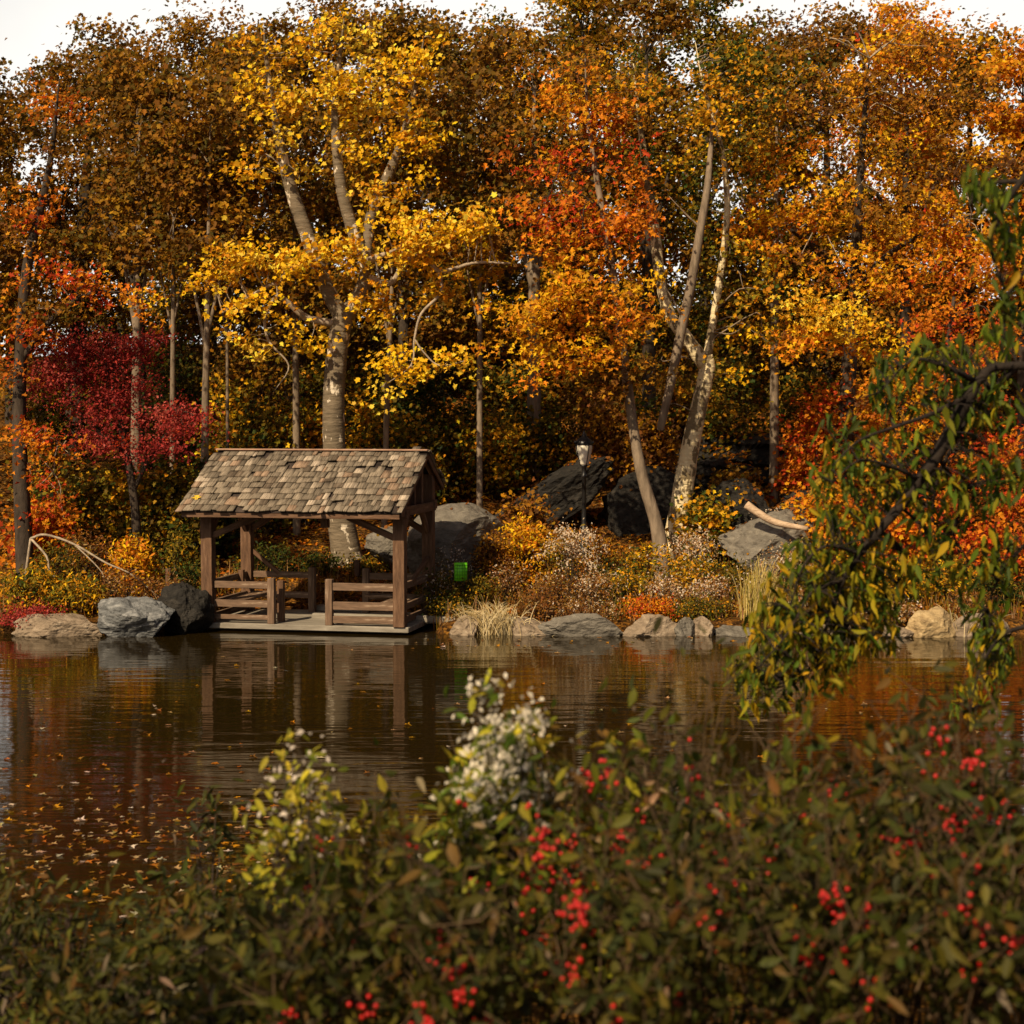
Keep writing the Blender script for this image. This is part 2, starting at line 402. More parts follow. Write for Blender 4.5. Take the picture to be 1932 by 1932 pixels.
# ------------------------------------------------------------------ terrain, water
def wob(x, y):
    return (np.sin(x * .31 + 1.3) * np.cos(y * .27 + .4) + .5 * np.sin(x * .83 + y * .61) + .3 * np.sin(1.9 * x - 1.3 * y + 2)) / 1.8
def ground(x, y):
    x = np.asarray(x, float); y = np.asarray(y, float)
    nb = np.interp(y, [-60, 0, 3, 6, 9, 12, 13.6, 15, 18], [3.4, 3.0, 2.85, 2.2, 1.2, .35, -.05, -.7, -1.2])
    nb = nb + .10 * wob(x * 2, y * 2) * (y < 12) + np.clip(x - .5, 0, 4) * .06 * (y < 11)
    s = y - (36.55 + .22 * np.sin(x * .9 + .5) + .12 * np.sin(x * 2.3))
    fb = np.interp(s, [-12, -1.2, -.15, .25, 3.7, 7, 14, 20, 38, 48, 220], [-1.2, -.7, -.12, .22, .45, 1.05, 2.9, 4.5, 9.0, 9.6, 11])
    side = np.interp(x, [-30, -12, 0, 30], [.72, .85, 1, 1.08])
    fb = np.where(fb > .45, .45 + (fb - .45) * side, fb)
    fb = fb + wob(x, y) * .28 * np.clip(s / 8, 0, 1)
    u = (x + 6.46) * math.cos(.205) - (y - 37.1) * math.sin(.205); d = (x + 6.46) * math.sin(.205) + (y - 37.1) * math.cos(.205)
    under = np.interp(d, [-1.5, 0.6, 1.4, 2.7, 3.3, 4.2], [-.8, -.5, -.15, .0, .25, .5])
    m_ = np.clip((u + .75) / .35, 0, 1) * np.clip((4.95 - u) / .35, 0, 1)
    fb = np.where(d < 4.2, fb * (1 - m_) + np.minimum(fb, under) * m_, fb)
    return np.where(y < 25, nb, fb)
def G(x, y): return float(ground(x, y))

xs = np.concatenate([np.linspace(-160, -26, 40), np.arange(-25.5, 25.5, .4), np.linspace(26, 160, 40)])
ys = np.concatenate([np.linspace(-60, 0, 20), np.arange(.4, 16, .35), np.linspace(16.5, 35, 14), np.arange(35.3, 70, .35), np.linspace(71, 260, 40)])
XX, YY = np.meshgrid(xs, ys); ZZ = ground(XX, YY)
nx, ny = len(xs), len(ys)
i = (np.arange(ny - 1)[:, None] * nx + np.arange(nx - 1)[None]).ravel()
g = mesh_np('ground', np.column_stack([XX.ravel(), YY.ravel(), ZZ.ravel()]), [np.column_stack([i, i + 1, i + nx + 1, i + nx])], M['litter'], smooth=True)
tag(g, kind='structure')
wt_ = mesh_np('water', [(-160, 9, 0), (160, 9, 0), (160, 39, 0), (-160, 39, 0)], [[[0, 1, 2, 3]]], M['water'])
tag(wt_, kind='structure')

# ------------------------------------------------------------------ the shelter
A_ = .205
FL = np.array([-6.46, 37.1, 0])
sh = thing('lakeside_shelter', 'open timber shelter with a weathered shingle roof on a deck at the water', 'shelter', tuple(FL), -A_)
def beam(name, p0, p1, wd, ht, mat, parent=sh, bev=.008):
    """square timber from p0 to p1; wd across, ht the other way"""
    p0, p1 = Vector(p0), Vector(p1); d = p1 - p0; L = d.length
    bm = bmesh.new(); bmesh.ops.create_cube(bm, size=1)
    vert = abs(d.normalized().z) > .95
    for v_ in bm.verts: v_.co = Vector((v_.co.x * L, v_.co.y * wd, v_.co.z * ht))
    if bev: bmesh.ops.bevel(bm, geom=bm.edges[:], offset=bev, segments=1, affect='EDGES')
    q = d.to_track_quat('X', 'Z') if not vert else Matrix.Rotation(-math.pi / 2 * (1 if d.z > 0 else -1), 3, 'Y').to_quaternion()
    me = bpy.data.meshes.new(name); 
    # keep grain along local axis: mesh stays axis aligned, the object carries the turn
    bm.to_mesh(me); bm.free(); me.materials.append(mat)
    o_ = bpy.data.objects.new(name, me); C.objects.link(o_); o_.parent = parent
    o_.rotation_mode = 'QUATERNION'; o_.rotation_quaternion = q; o_.location = (p0 + p1) / 2
    return o_
Wd, Dp = 4.22, 2.37
DZ = .17
dk = beam('deck', (-.18, 1.35, .11), (4.42, 1.35, .11), 2.86, .12, M['deck'], bev=.015)
beam('edge_beam', (-.22, -.12, .085), (4.46, -.12, .085), .16, .165, M['deck'], dk, .03)
for u_ in (.3, 2.1, 3.9):
    beam('pile', (u_, .15, -1.2), (u_, .15, .05), .2, .2, M['underlay'], dk)
for (u_, d_) in ((0, 0), (Wd, 0), (0, Dp), (Wd, Dp)):
    top = 2.62 if d_ == 0 else 3.28
    beam('post', (u_, d_, DZ), (u_, d_, top), .245, .245, M['wood'])
beam('header_beam', (-.25, 0.0, 2.52), (Wd + .18, 0.0, 2.52), .2, .17, M['wood'])
beam('header_beam', (-.25, Dp, 2.62), (Wd + .18, Dp, 2.62), .2, .2, M['wood'])
for u_ in (0, Wd):
    beam('tie_beam', (u_ + (.135 if u_ else -.135), -.62, 2.58), (u_ + (.135 if u_ else -.135), Dp + .12, 2.58), .03, .20, M['wood'])
    beam('tie_beam', (u_, .13, 2.575), (u_, Dp - .13, 2.575), .18, .18, M['wood'])
    beam('king_post', (u_, 1.6, 2.67), (u_, 1.6, 3.70), .14, .14, M['wood'])
    beam('stud', (u_, 1.05, 2.67), (u_, 1.05, 3.40), .1, .1, M['wood'])
# knee braces
for s_, u_ in ((1, 0), (-1, Wd)):
    beam('knee_brace', (u_ + s_ * .10, 0, 2.02), (u_ + s_ * 1.12, 0, 2.45), .11, .13, M['wood'])
    beam('knee_brace', (u_ + s_ * .10, Dp, 2.02), (u_ + s_ * .95, Dp, 2.53), .11, .13, M['wood'])
    beam('knee_brace', (u_, .10, 2.02), (u_, .62, 2.50), .10, .12, M['wood'])
    beam('knee_brace', (u_, Dp - .10, 2.02), (u_, Dp - .62, 2.50), .10, .12, M['wood'])
beam('knee_brace', (Wd, Dp - .1, 1.45), (Wd, .9, 1.02), .08, .09, M['wood'])
beam('knee_brace', (.1, Dp, 1.55), (.75, Dp, 1.02), .08, .09, M['wood'])
beam('hanger', (2.6, 0, 2.22), (2.6, 0, 2.44), .16, .16, M['wood'])
# front and back railings
def railing(u0, u1, d, zs, short_u, top):
    beam('railing_post', (short_u, d, DZ), (short_u, d, top), .15, .15, M['rail_wood'])
    for z, hh in zs:
        beam('rail', (u0, d, z), (u1, d, z), .075, hh, M['rail_wood'])
railing(.123, 1.335, 0, ((.985, .145), (.585, .15), (.30, .10)), 1.41, 1.14)
railing(2.76, Wd - .123, 0, ((.985, .16), (.585, .17), (.295, .15)), 2.685, 1.14)
railing(.123, 1.45, Dp, ((1.0, .14), (.55, .14)), 1.525, 1.17)
railing(2.86, Wd - .123, Dp, ((1.0, .15), (.55, .14)), 2.785, 1.17)
for u_ in (0, Wd):
    for z in (1.0, .56, .28):
        beam('rail', (u_, .123, z), (u_, Dp - .123, z), .075, .14, M['rail_wood'])
# benches along both sides
for s_, u_ in ((1, .13), (-1, Wd - .13)):
    be = beam('bench', (u_ + s_ * .25, .2, .585), (u_ + s_ * .25, Dp - .15, .585), .46, .05, M['rail_wood'])
    for d_ in (.30, Dp - .35):
        beam('bench_leg', (u_ + s_ * .42, d_, DZ), (u_ + s_ * .42, d_, .56), .12, .12, M['wood'], be)
beam('bench', (2.9, Dp - .30, .60), (3.6, Dp - .30, .60), .4, .05, M['rail_wood'])
beam('step', (1.55, Dp + .30, .24), (2.75, Dp + .30, .24), .34, .12, M['deck'])
beam('bench_post', (1.47, .42, DZ), (1.47, .42, 1.05), .14, .14, M['wood'])
# roof
E0, E1, RZ = -.65, 3.05, 3.80
RD = 1.6
sl = (RZ - 2.585) / (RD - E0)
Z1 = RZ - sl * (E1 - RD)
U0, U1 = -.36, Wd + .20
rv = []
for u_ in (U0, U1):
    for (d_, z_) in ((E0, 2.585), (RD, RZ), (E1, Z1), (E1, Z1 - .035), (RD, RZ - .04), (E0, 2.545)):
        rv.append((u_, d_, z_))
q_ = [[k, (k + 1) % 6, 6 + (k + 1) % 6, 6 + k] for k in range(6)]
roof = mesh_np('roof', rv, [q_, [[0, 5, 4, 1], [1, 4, 3, 2], [6, 7, 10, 11], [7, 8, 9, 10]]], M['underlay'], sh)
for k in range(7):
    u_ = U0 + .12 + k * (U1 - U0 - .24) / 6
    beam('rafter', (u_, E0 + .12, 2.56), (u_, RD, RZ - .115), .07, .11, M['wood'], roof)
    beam('rafter', (u_, RD, RZ - .115), (u_, E1 - .08, Z1 - .075), .07, .11, M['wood'], roof)
beam('fascia', (U0 + .03, E0 + .02, 2.50), (U1 - .03, E0 + .02, 2.50), .035, .11, M['wood'], roof)
beam('fascia', (U0 + .03, E1 - .02, Z1 - .06), (U1 - .03, E1 - .02, Z1 - .06), .035, .11, M['wood'], roof)
for u_ in (U0 + .02, U1 - .02):
    beam('rake_board', (u_, E0 + .06, 2.525), (u_, RD, RZ - .10), .035, .12, M['wood'], roof)
    beam('rake_board', (u_, RD, RZ - .10), (u_, E1 - .04, Z1 - .06), .035, .12, M['wood'], roof)
beam('ridge_board', (U0 - .02, RD - .07, RZ + .025), (U1 + .02, RD - .07, RZ + .025), .17, .035, M['ridge'], roof)
beam('ridge_board', (U0 - .02, RD + .10, RZ + .012), (U1 + .02, RD + .10, RZ + .012), .15, .03, M['ridge'], roof)

def shingle_side(front):
    g_ = Geo()
    if front: o0 = np.array([0, E0 - .05, 2.585 - .05 * sl]); dr = np.array([0, RD - E0, RZ - 2.585])
    else: o0 = np.array([0, E1 + .05, Z1 - .05 * sl]); dr = np.array([0, RD - E1, RZ - Z1])
    L = np.linalg.norm(dr) + .05; dr = dr / np.linalg.norm(dr); nr = np.cross(np.array([1, 0, 0]), dr) * (1 if front else -1)
    ex = .232; nc = int(math.ceil(L / ex)); ln = .36
    for c_ in range(nc):
        u = U0 - .04 - rng.uniform(0, .1)
        while u < U1 + .02:
            wd = rng.uniform(.07, .22) * (1 if rng.random() < .8 else 1.5)
            a0 = max(u, U0 - .05); a1 = min(u + wd - rng.uniform(.005, .02), U1 + .05)
            u += wd
            if a1 - a0 < .03 or rng.random() < .045: continue
            lo = c_ * ex + rng.normal(0, .02) - (.06 if rng.random() < .09 else 0)
            hi = min(lo + ln, L + .01)
            if rng.random() < .02: hi = lo + ln * .7
            th = rng.uniform(.02, .034); lift = .034 + rng.uniform(0, .012); sk = rng.normal(0, .018)
            tl = rng.normal(0, .006)
            vv = []
            for (uu, ss, hh) in ((a0, lo, lift), (a1, lo + sk, lift + tl), (a1, hi, .006), (a0, hi, .006)):
                p_ = o0 + np.array([uu, 0, 0]) + dr * ss + nr * hh
                vv.append(p_)
            for k_ in range(4): vv.append(vv[k_] + nr * th)
            t_ = rng.random()
            base = np.array([.20, .168, .128]) * rng.uniform(.65, 1.35)
            if t_ < .10: base = np.array([.38, .32, .25]) * rng.uniform(.85, 1.1)
            elif t_ < .19: base = np.array([.12, .095, .07]) * rng.uniform(.7, 1.3)
            elif t_ < .28: base = np.array([.28, .20, .14]) * rng.uniform(.8, 1.1)
            g_.add(vv, [[[3, 2, 1, 0], [4, 5, 6, 7], [0, 1, 5, 4], [1, 2, 6, 5], [2, 3, 7, 6], [3, 0, 4, 7]]], base)
    return g_.build('shingles', M['shingle'], roof, smooth=False)
shingle_side(True); shingle_side(False)

# ------------------------------------------------------------------ rocks
def rock(name, label, c, rad, mat, seed=0, cuts=11, rough=.16, rot=0., group=None, sub=5, cat='rock', tilt=(0, 0)):
    bm = bmesh.new(); bmesh.ops.create_icosphere(bm, subdivisions=sub, radius=1)
    r_ = np.random.default_rng(seed)
    P = np.array([v.co for v in bm.verts])
    for k in range(cuts):
        nn = r_.normal(0, 1, 3); nn /= np.linalg.norm(nn); dd = r_.uniform(.55, .85)
        e = P @ nn - dd; P -= np.where(e > 0, e, 0)[:, None] * nn * .97
    for k in range(len(P)):
        v = Vector(P[k]) + Vector((seed * 3.1, seed * 1.7, 0))
        f_ = noise.fractal(v * 1.6, .8, 2.1, 6) * rough * .8 + (abs(noise.noise(v * 3.0)) + .5 * abs(noise.noise(v * 7.0))) * rough * .6
        P[k] *= 1 + f_
    if name == 'rock_ledge':
        st = (P[:, 2] * 3.1 + P[:, 0] * .5) % 1.0
        P[:, :2] *= (1 - .16 * st)[:, None]
    P *= np.array(rad)
    Rm = np.array((Matrix.Rotation(rot, 3, 'Z') @ Matrix.Rotation(tilt[0], 3, 'X') @ Matrix.Rotation(tilt[1], 3, 'Y')))
    P = P @ Rm.T
    for v, p_ in zip(bm.verts, P): v.co = p_
    for f in bm.faces: f.smooth = False
    me = bpy.data.meshes.new(name); bm.to_mesh(me); bm.free(); me.materials.append(mat)
    o_ = bpy.data.objects.new(name, me); C.objects.link(o_); o_.location = c
    return tag(o_, label, cat, group)
def rockpx(label, x0, x1, y0, y1, Y, mat, seed, depth=.5, name='shore_rock', zb=None, **kw):
    """rock that spans the pixel box at depth Y"""
    a = W(x0, y0, Y); b = W(x1, y1, Y)
    cx = (a[0] + b[0]) / 2; top = a[2]; bot = b[2]
    rz = (top - bot) * .62; cz = top - rz
    return rock(name, label, (cx, Y, cz), ((b[0] - a[0]) / 2 * 1.2, depth, rz * 1.2), mat, seed, **kw)
SG = 'rocks along the far shoreline'
rockpx('low brown rock under a dark red shrub at the far left water edge', 40, 182, 1158, 1206, 36.35, M['brown_stone'], 3, .5, group=SG)
rockpx('large blue-grey boulder at the water left of the shelter', 172, 324, 1136, 1206, 36.3, M['blue_stone'], 5, .75, group=SG, sub=5, cuts=12)
rockpx('black rock wedged between the blue-grey boulder and the shelter', 305, 392, 1112, 1204, 36.9, M['dark_stone'], 8, .6, group=SG)
rockpx('small brown rock behind the left side of the pale reed clump', 848, 905, 1160, 1206, 36.5, M['brown_stone'], 11, .4, group=SG)
rockpx('small dark brown rock just right of the pale reed clump', 968, 1036, 1168, 1210, 36.5, M['brown_stone'], 14, .4, group=SG)
rockpx('long flat pale grey rock, widest in the row right of the reeds', 1030, 1186, 1164, 1212, 36.3, M['grey_stone'], 17, .5, group=SG, cuts=12)
rockpx('rounded tan-grey rock right of the long flat pale rock', 1180, 1274, 1166, 1212, 36.3, M['brown_stone'], 21, .45, group=SG)
rockpx('small squarish grey rock in the middle of the shore row', 1270, 1312, 1172, 1212, 36.3, M['grey_stone'], 23, .35, group=SG)
rockpx('narrow dark rock beside the small squarish grey rock', 1308, 1352, 1168, 1212, 36.45, M['brown_stone'], 26, .4, group=SG)
rockpx('low flat rock at the foot of the tall yellow reed clump', 1348, 1424, 1178, 1214, 36.3, M['grey_stone'], 29, .4, group=SG)
rockpx('low tan rock seen past the hanging green leaves', 1632, 1728, 1178, 1216, 36.2, M['brown_stone'], 31, .4, group=SG)
rockpx('upright golden tan block of stone at the right shore', 1722, 1800, 1154, 1216, 36.1, M['tan_stone'], 34, .4, group=SG)
rockpx('dull brown rock behind the dry stalks at the far right', 1800, 1892, 1162, 1212, 36.3, M['brown_stone'], 37, .45, group=SG)
rockpx('low dark rock almost hidden under the hanging leaves', 1490, 1640, 1178, 1212, 36.5, M['brown_stone'], 39, .4, group=SG)
BG = 'boulders on the wooded slope'
rockpx('big smooth grey boulder behind the right post of the shelter', 775, 946, 966, 1075, 41.2, M['grey_stone'], 41, 1.2, 'boulder', group=BG, sub=5, cuts=7, rough=.09)
rockpx('small rounded boulder seen through the shelter', 694, 768, 1004, 1056, 42.2, M['grey_stone'], 43, .6, 'boulder', group=BG, cuts=5)
rock('boulder', 'long dark slab of rock leaning behind the lamp post', tuple(W(1045, 945, 45.5)), (1.75, .9, .62), M['dark_stone'], 46, group=BG, sub=5, tilt=(0, -.62), cuts=8)
rockpx('dark rock behind the foot of the two leaning trunks', 1130, 1300, 890, 1030, 46, M['dark_stone'], 48, 1.2, 'boulder', group=BG, sub=5)
rockpx('dark rounded boulder left of the upper end of the log', 1335, 1450, 925, 1040, 43.6, M['dark_stone'], 51, .8, 'boulder', group=BG)
rockpx('grey pointed boulder below the pale log', 1372, 1520, 962, 1065, 42.0, M['grey_stone'], 53, .9, 'boulder', group=BG, sub=5)
rockpx('broad dark rock ledge high on the slope at right', 1290, 1600, 790, 930, 50, M['dark_stone'], 55, 1.8, 'rock_ledge', group=BG, sub=5, cuts=14)
rockpx('dark rock face behind the log', 1440, 1610, 905, 1010, 46, M['dark_stone'], 58, 1.0, 'rock_ledge', group=BG, sub=5)
rockpx('flat dark ledge below the broad rock ledge', 1280, 1440, 870, 950, 47.5, M['dark_stone'], 60, 1.1, 'rock_ledge', group=BG)
rockpx('small dark stone left of the leaning slab', 925, 1010, 955, 1020, 43.5, M['dark_stone'], 62, .6, 'boulder', group=BG)

# ------------------------------------------------------------------ the log
p0, p1 = W(1408, 952, 41.2), W(1524, 998, 40.7)
lg = Geo(); pm = (p0 + p1) / 2 - np.array([0, 0, .14])
lg.tube([p0, p0 * .6 + pm * .4 - [0, 0, .03], pm, p1], [.10, .092, .08, .055], 14, 5, rough=.04)
o = lg.build('fallen_log', M['pale_log'], origin=p0); o.location = p0
tag(o, 'pale bare log lying slanted over the grey pointed boulder', 'log')

# ------------------------------------------------------------------ lamp post
lp = W(1102, 865, 43.4); lx, ly = lp[0], lp[1]; gz = G(lx, ly)
lamp = thing('lamp_post', 'black iron park lamp post with a pale urn shaped glass lantern', 'lamp post', (lx, ly, gz))
def lathe(name, prof, mat, parent, seg=20, loc=(0, 0, 0)):
    pr = np.array(prof); th = np.arange(seg) / seg * 2 * np.pi; k = len(pr)
    V = np.stack([pr[:, 0:1] * np.cos(th), pr[:, 0:1] * np.sin(th), np.repeat(pr[:, 1:2], seg, 1)], -1).reshape(-1, 3)
    i_ = np.arange(k - 1)[:, None] * seg; j_ = np.arange(seg)[None]; j2 = (j_ + 1) % seg
    q = np.stack([i_ + j_, i_ + j2, i_ + seg + j2, i_ + seg + j_], -1).reshape(-1, 4)
    o_ = mesh_np(name, V, [q], mat, parent, smooth=True); o_.location = loc; return o_
zt = 4.5 - 43.4 * (812 - 790) / F - gz          # top of finial above the ground
HB = zt - .86                                     # lantern base
lathe('pole', [(.0, -.1), (.2, -.1), (.2, .05), (.15, .12), (.13, .5), (.16, .55), (.09, .65), (.06, .8), (.05, HB - .32), (.075, HB - .3), (.075, HB - .26), (.05, HB - .22), (.06, HB - .05), (.11, HB), (0, HB)], M['black_iron'], lamp)
lan = lathe('lantern', [(.0, HB), (.10, HB), (.12, HB + .04), (.155, HB + .18), (.19, HB + .34), (.205, HB + .46), (.19, HB + .53), (0, HB + .53)], M['lamp_glass'], lamp)
lathe('cap', [(.215, HB + .50), (.225, HB + .54), (.20, HB + .60), (.13, HB + .66), (.07, HB + .70), (.05, HB + .76), (.03, HB + .80), (.025, HB + .84), (.0, HB + .86)], M['black_iron'], lan)
gr = Geo()
for k in range(4):
    a = k * math.pi / 2 + .5
    pr = [(.105, HB), (.165, HB + .18), (.20, HB + .34), (.217, HB + .46), (.215, HB + .53)]
    gr.tube([(r0 * math.cos(a), r0 * math.sin(a), z0) for r0, z0 in pr], [.011] * 5, 6, 2)
    # little crown leaves round the rim
for k in range(12):
    a = k * math.pi / 6
    gr.tube([(.22 * math.cos(a), .22 * math.sin(a), HB + .53), (.235 * math.cos(a), .235 * math.sin(a), HB + .57), (.225 * math.cos(a), .225 * math.sin(a), HB + .61)], [.02, .018, .004], 5, 2)
gr.build('cage', M['black_iron'], lan)

# ------------------------------------------------------------------ lime green crate
cc = W(869, 1078, 37.9)
cr = thing('plastic_crate', 'bright lime green plastic crate with a grid of slots among the bank plants', 'crate', (cc[0], cc[1], cc[2] - .2), .12)
cb = Geo()
def box(g_, x0, x1, y0, y1, z0, z1):
    v = [(x0, y0, z0), (x1, y0, z0), (x1, y1, z0), (x0, y1, z0), (x0, y0, z1), (x1, y0, z1), (x1, y1, z1), (x0, y1, z1)]
    g_.add(v, [[[3, 2, 1, 0], [4, 5, 6, 7], [0, 1, 5, 4], [1, 2, 6, 5], [2, 3, 7, 6], [3, 0, 4, 7]]])
box(cb, -.135, .135, -.09, .09, 0, .39); cb.build('body', M['lime'], cr, smooth=False)
cg = Geo()
for k in range(5): box(cg, -.13, .13, -.096, -.091, .055 + k * .07, .064 + k * .07)
for k in range(4): box(cg, -.084 + k * .054, -.078 + k * .054, -.0975, -.0965, .02, .37)
cg.build('slots', M['dark_lime'], cr, smooth=False)

# ------------------------------------------------------------------ trees
def clump(px, py, rx, ry, Y, d=None, den=1.0):
    c = W(px, py, Y); k = PM(Y)
    return (c, (rx / k, (d if d else max(.8, rx / k * .8)), ry / k), den)
def path(pts):      # [(px,py,Y,r)...]
    return [W(a, b_, c_) for a, b_, c_, r_ in pts], [q[3] for q in pts]

def tree(name, label, cat, trunk_paths, clumps, pal, leaf=.15, shape='maple', bark='dark_bark', per_m2=2.2, nleaf=16, spread=.38, pals=None,
         group=None, twig=1.0, twig_mat=None, r0=.022, limbs=None, mixp=.3, sides=12, flat=.45):
    base = W(*trunk_paths[0][0][:3])
    gx, gy = base[0], base[1]; gz_ = G(gx, gy)
    org = np.array([gx, gy, min(gz_, base[2])])
    t = thing(name, label, cat, tuple(org), group=group)
    tg = Geo(); nodes = []
    for k, tp in enumerate(trunk_paths):
        P, rr = path(tp)
        if k == 0:
            P = [np.array([P[0][0], P[0][1], gz_ - .25])] + P if P[0][2] > gz_ - .1 else P
            if len(P) > len(rr): rr = [rr[0] * 1.35] + rr
        tg.tube(P, rr, sides, 5, rough=.05)
        nodes += limb_nodes(P)[len(limb_nodes(P)) // 3 if k == 0 else 0:]
    tg.build('trunk', M[bark], t, origin=org)
    if limbs:
        for tp in limbs:
            P, rr = path(tp); lg_ = Geo(); lg_.tube(P, rr, 10, 5, rough=.04)
            lg_.build('limb', M[twig_mat or bark], t, origin=org); nodes += limb_nodes(P)
    o_, sc = crown_mesh('crown', t, clumps, pal, leaf, shape, per_m2, nleaf, spread, pals=pals, origin=org, mixp=mixp, flat=flat)
    if len(sc) > 160: sc = sc[rng.permutation(len(sc))[:160]]
    if twig:
        tw = Geo(); twigs(tw, nodes, sc, r0, frac=twig, maxlen=2.3)
        tw.build('branches', M[twig_mat or bark], t, origin=org)
    return t

# 1 the yellow plane tree behind the shelter
Y = 43.0
tree('plane_tree', 'tall plane tree with pale flaking trunk and bright yellow leaves behind the shelter', 'tree',
     [[(655, 1050, Y, .40), (640, 960, Y, .32), (631, 860, Y, .275), (630, 750, Y, .265), (638, 650, Y, .26), (650, 585, Y, .27)],
      [(648, 600, Y, .22), (618, 548, Y - .1, .19), (585, 458, Y, .18), (562, 395, Y, .17), (545, 342, Y, .155), (522, 240, Y, .11), (505, 130, Y, .06), (497, 50, Y, .012)],
      [(650, 600, Y, .22), (682, 548, Y, .19), (690, 500, Y, .15), (672, 452, Y, .15), (655, 400, Y, .15), (642, 342, Y, .14), (632, 230, Y, .10), (640, 120, Y, .06), (650, 30, Y, .012)],
      [(690, 505, Y, .13), (700, 410, Y + .3, .14), (728, 342, Y + .3, .14), (758, 265, Y + .3, .10), (785, 160, Y + .3, .06), (800, 70, Y + .3, .012)]],
     [clump(400, 520, 60, 40, Y - 1), clump(470, 500, 90, 42, Y - .8, den=1.3), clump(580, 500, 90, 42, Y - .8, den=1.3), clump(680, 480, 60, 36, Y - .8, den=1.2),
      clump(770, 440, 90, 62, Y - .6, den=1.2), clump(880, 420, 70, 55, Y - .5), clump(480, 575, 90, 26, Y - 1), clump(570, 640, 60, 45, Y - .8, den=.7),
      clump(470, 650, 60, 30, Y - .8, den=.5), clump(745, 590, 70, 50, Y - .6, den=.7), clump(830, 690, 60, 34, Y - .6, den=.8), clump(740, 680, 60, 50, Y - .6, den=.6),
      clump(720, 370, 70, 40, Y, den=.9), clump(850, 545, 60, 40, Y, den=.7), clump(930, 505, 40, 30, Y, den=.7), clump(760, 720, 50, 40, Y - .5, den=.5),
      clump(520, 300, 100, 60, Y, den=.5), clump(640, 240, 90, 80, Y, den=.5), clump(770, 270, 80, 70, Y, den=.6), clump(640, 165, 90, 45, Y, den=.9), clump(525, 215, 70, 55, Y, den=.9), clump(780, 215, 60, 45, Y, den=.8), clump(505, 110, 80, 55, Y, den=.8), clump(640, 70, 90, 50, Y, den=.8), clump(790, 110, 80, 55, Y, den=.8), clump(710, 150, 60, 50, Y, den=.6)],
     P_plane, .17, 'plane', 'plane_bark', per_m2=3.6, nleaf=15, spread=.34, twig=.8, twig_mat='pale_twig', r0=.03,
     limbs=[[(690, 520, Y, .08), (735, 535, Y - .3, .07), (762, 500, Y - .4, .065), (800, 474, Y - .5, .06), (828, 512, Y - .5, .055), (895, 496, Y - .5, .04), (963, 497, Y - .5, .02)],
            [(828, 510, Y - .5, .045), (832, 552, Y - .5, .04), (795, 592, Y - .6, .035), (782, 640, Y - .6, .03), (775, 690, Y - .6, .02), (720, 730, Y - .6, .01)],
            [(782, 640, Y - .6, .025), (800, 665, Y - .6, .022), (830, 690, Y - .6, .018), (880, 680, Y - .6, .008)],
            [(640, 612, Y, .10), (580, 600, Y - .3, .085), (545, 572, Y - .5, .07), (522, 560, Y - .6, .06), (500, 600, Y - .7, .04), (508, 645, Y - .7, .03), (545, 690, Y - .7, .02), (520, 735, Y - .7, .008)],
            [(525, 562, Y - .6, .05), (520, 535, Y - .6, .05), (470, 560, Y - .7, .035), (420, 590, Y - .7, .015)],
            [(690, 500, Y, .12), (700, 490, Y - .3, .10), (730, 478, Y - .5, .05), (760, 465, Y - .6, .02)]])

# 2 orange maple on the leaning grey trunk
Y = 41.6
tree('maple_tree', 'maple with a slender grey leaning trunk and a large orange and yellow crown', 'tree',
     [[(1247, 1040, Y, .19), (1236, 980, Y, .15), (1212, 900, Y, .14), (1197, 820, Y, .125), (1186, 740, Y, .12), (1174, 650, Y, .11), (1160, 540, Y, .10), (1140, 420, Y, .085), (1120, 300, Y, .065), (1108, 200, Y, .04), (1104, 110, Y, .012)]],
     [clump(1060, 400, 110, 60, Y - .3), clump(1180, 420, 80, 70, Y - .3), clump(1110, 500, 100, 50, Y - .8), clump(1060, 580, 120, 55, Y - 1.2, den=1.3),
      clump(1170, 590, 100, 60, Y - 1, den=1.2), clump(980, 640, 90, 50, Y - 1.1, den=1.1), clump(1100, 660, 100, 45, Y - 1.1), clump(1200, 680, 60, 50, Y - .5, den=.7),
      clump(1030, 730, 70, 40, Y - .9, den=.8), clump(1130, 740, 60, 40, Y - .5, den=.8), clump(1060, 300, 120, 50, Y, den=.7), clump(1170, 300, 70, 60, Y, den=.7), clump(1100, 220, 80, 50, Y, den=.8), clump(1050, 180, 100, 55, Y, den=.8), clump(1170, 190, 80, 55, Y, den=.8), clump(1110, 110, 90, 50, Y, den=.7)],
     P_oy, .17, 'maple', 'grey_bark', per_m2=3.3, nleaf=16, spread=.36,
     pals=[P_redor, P_redor, P_orange, P_oy, P_orange, P_oy, P_oy, P_back, P_oy, P_dgold, P_redor, P_redor, P_redor, P_orange, P_orange, P_dgold], twig=.5, twig_mat='dark_bark')

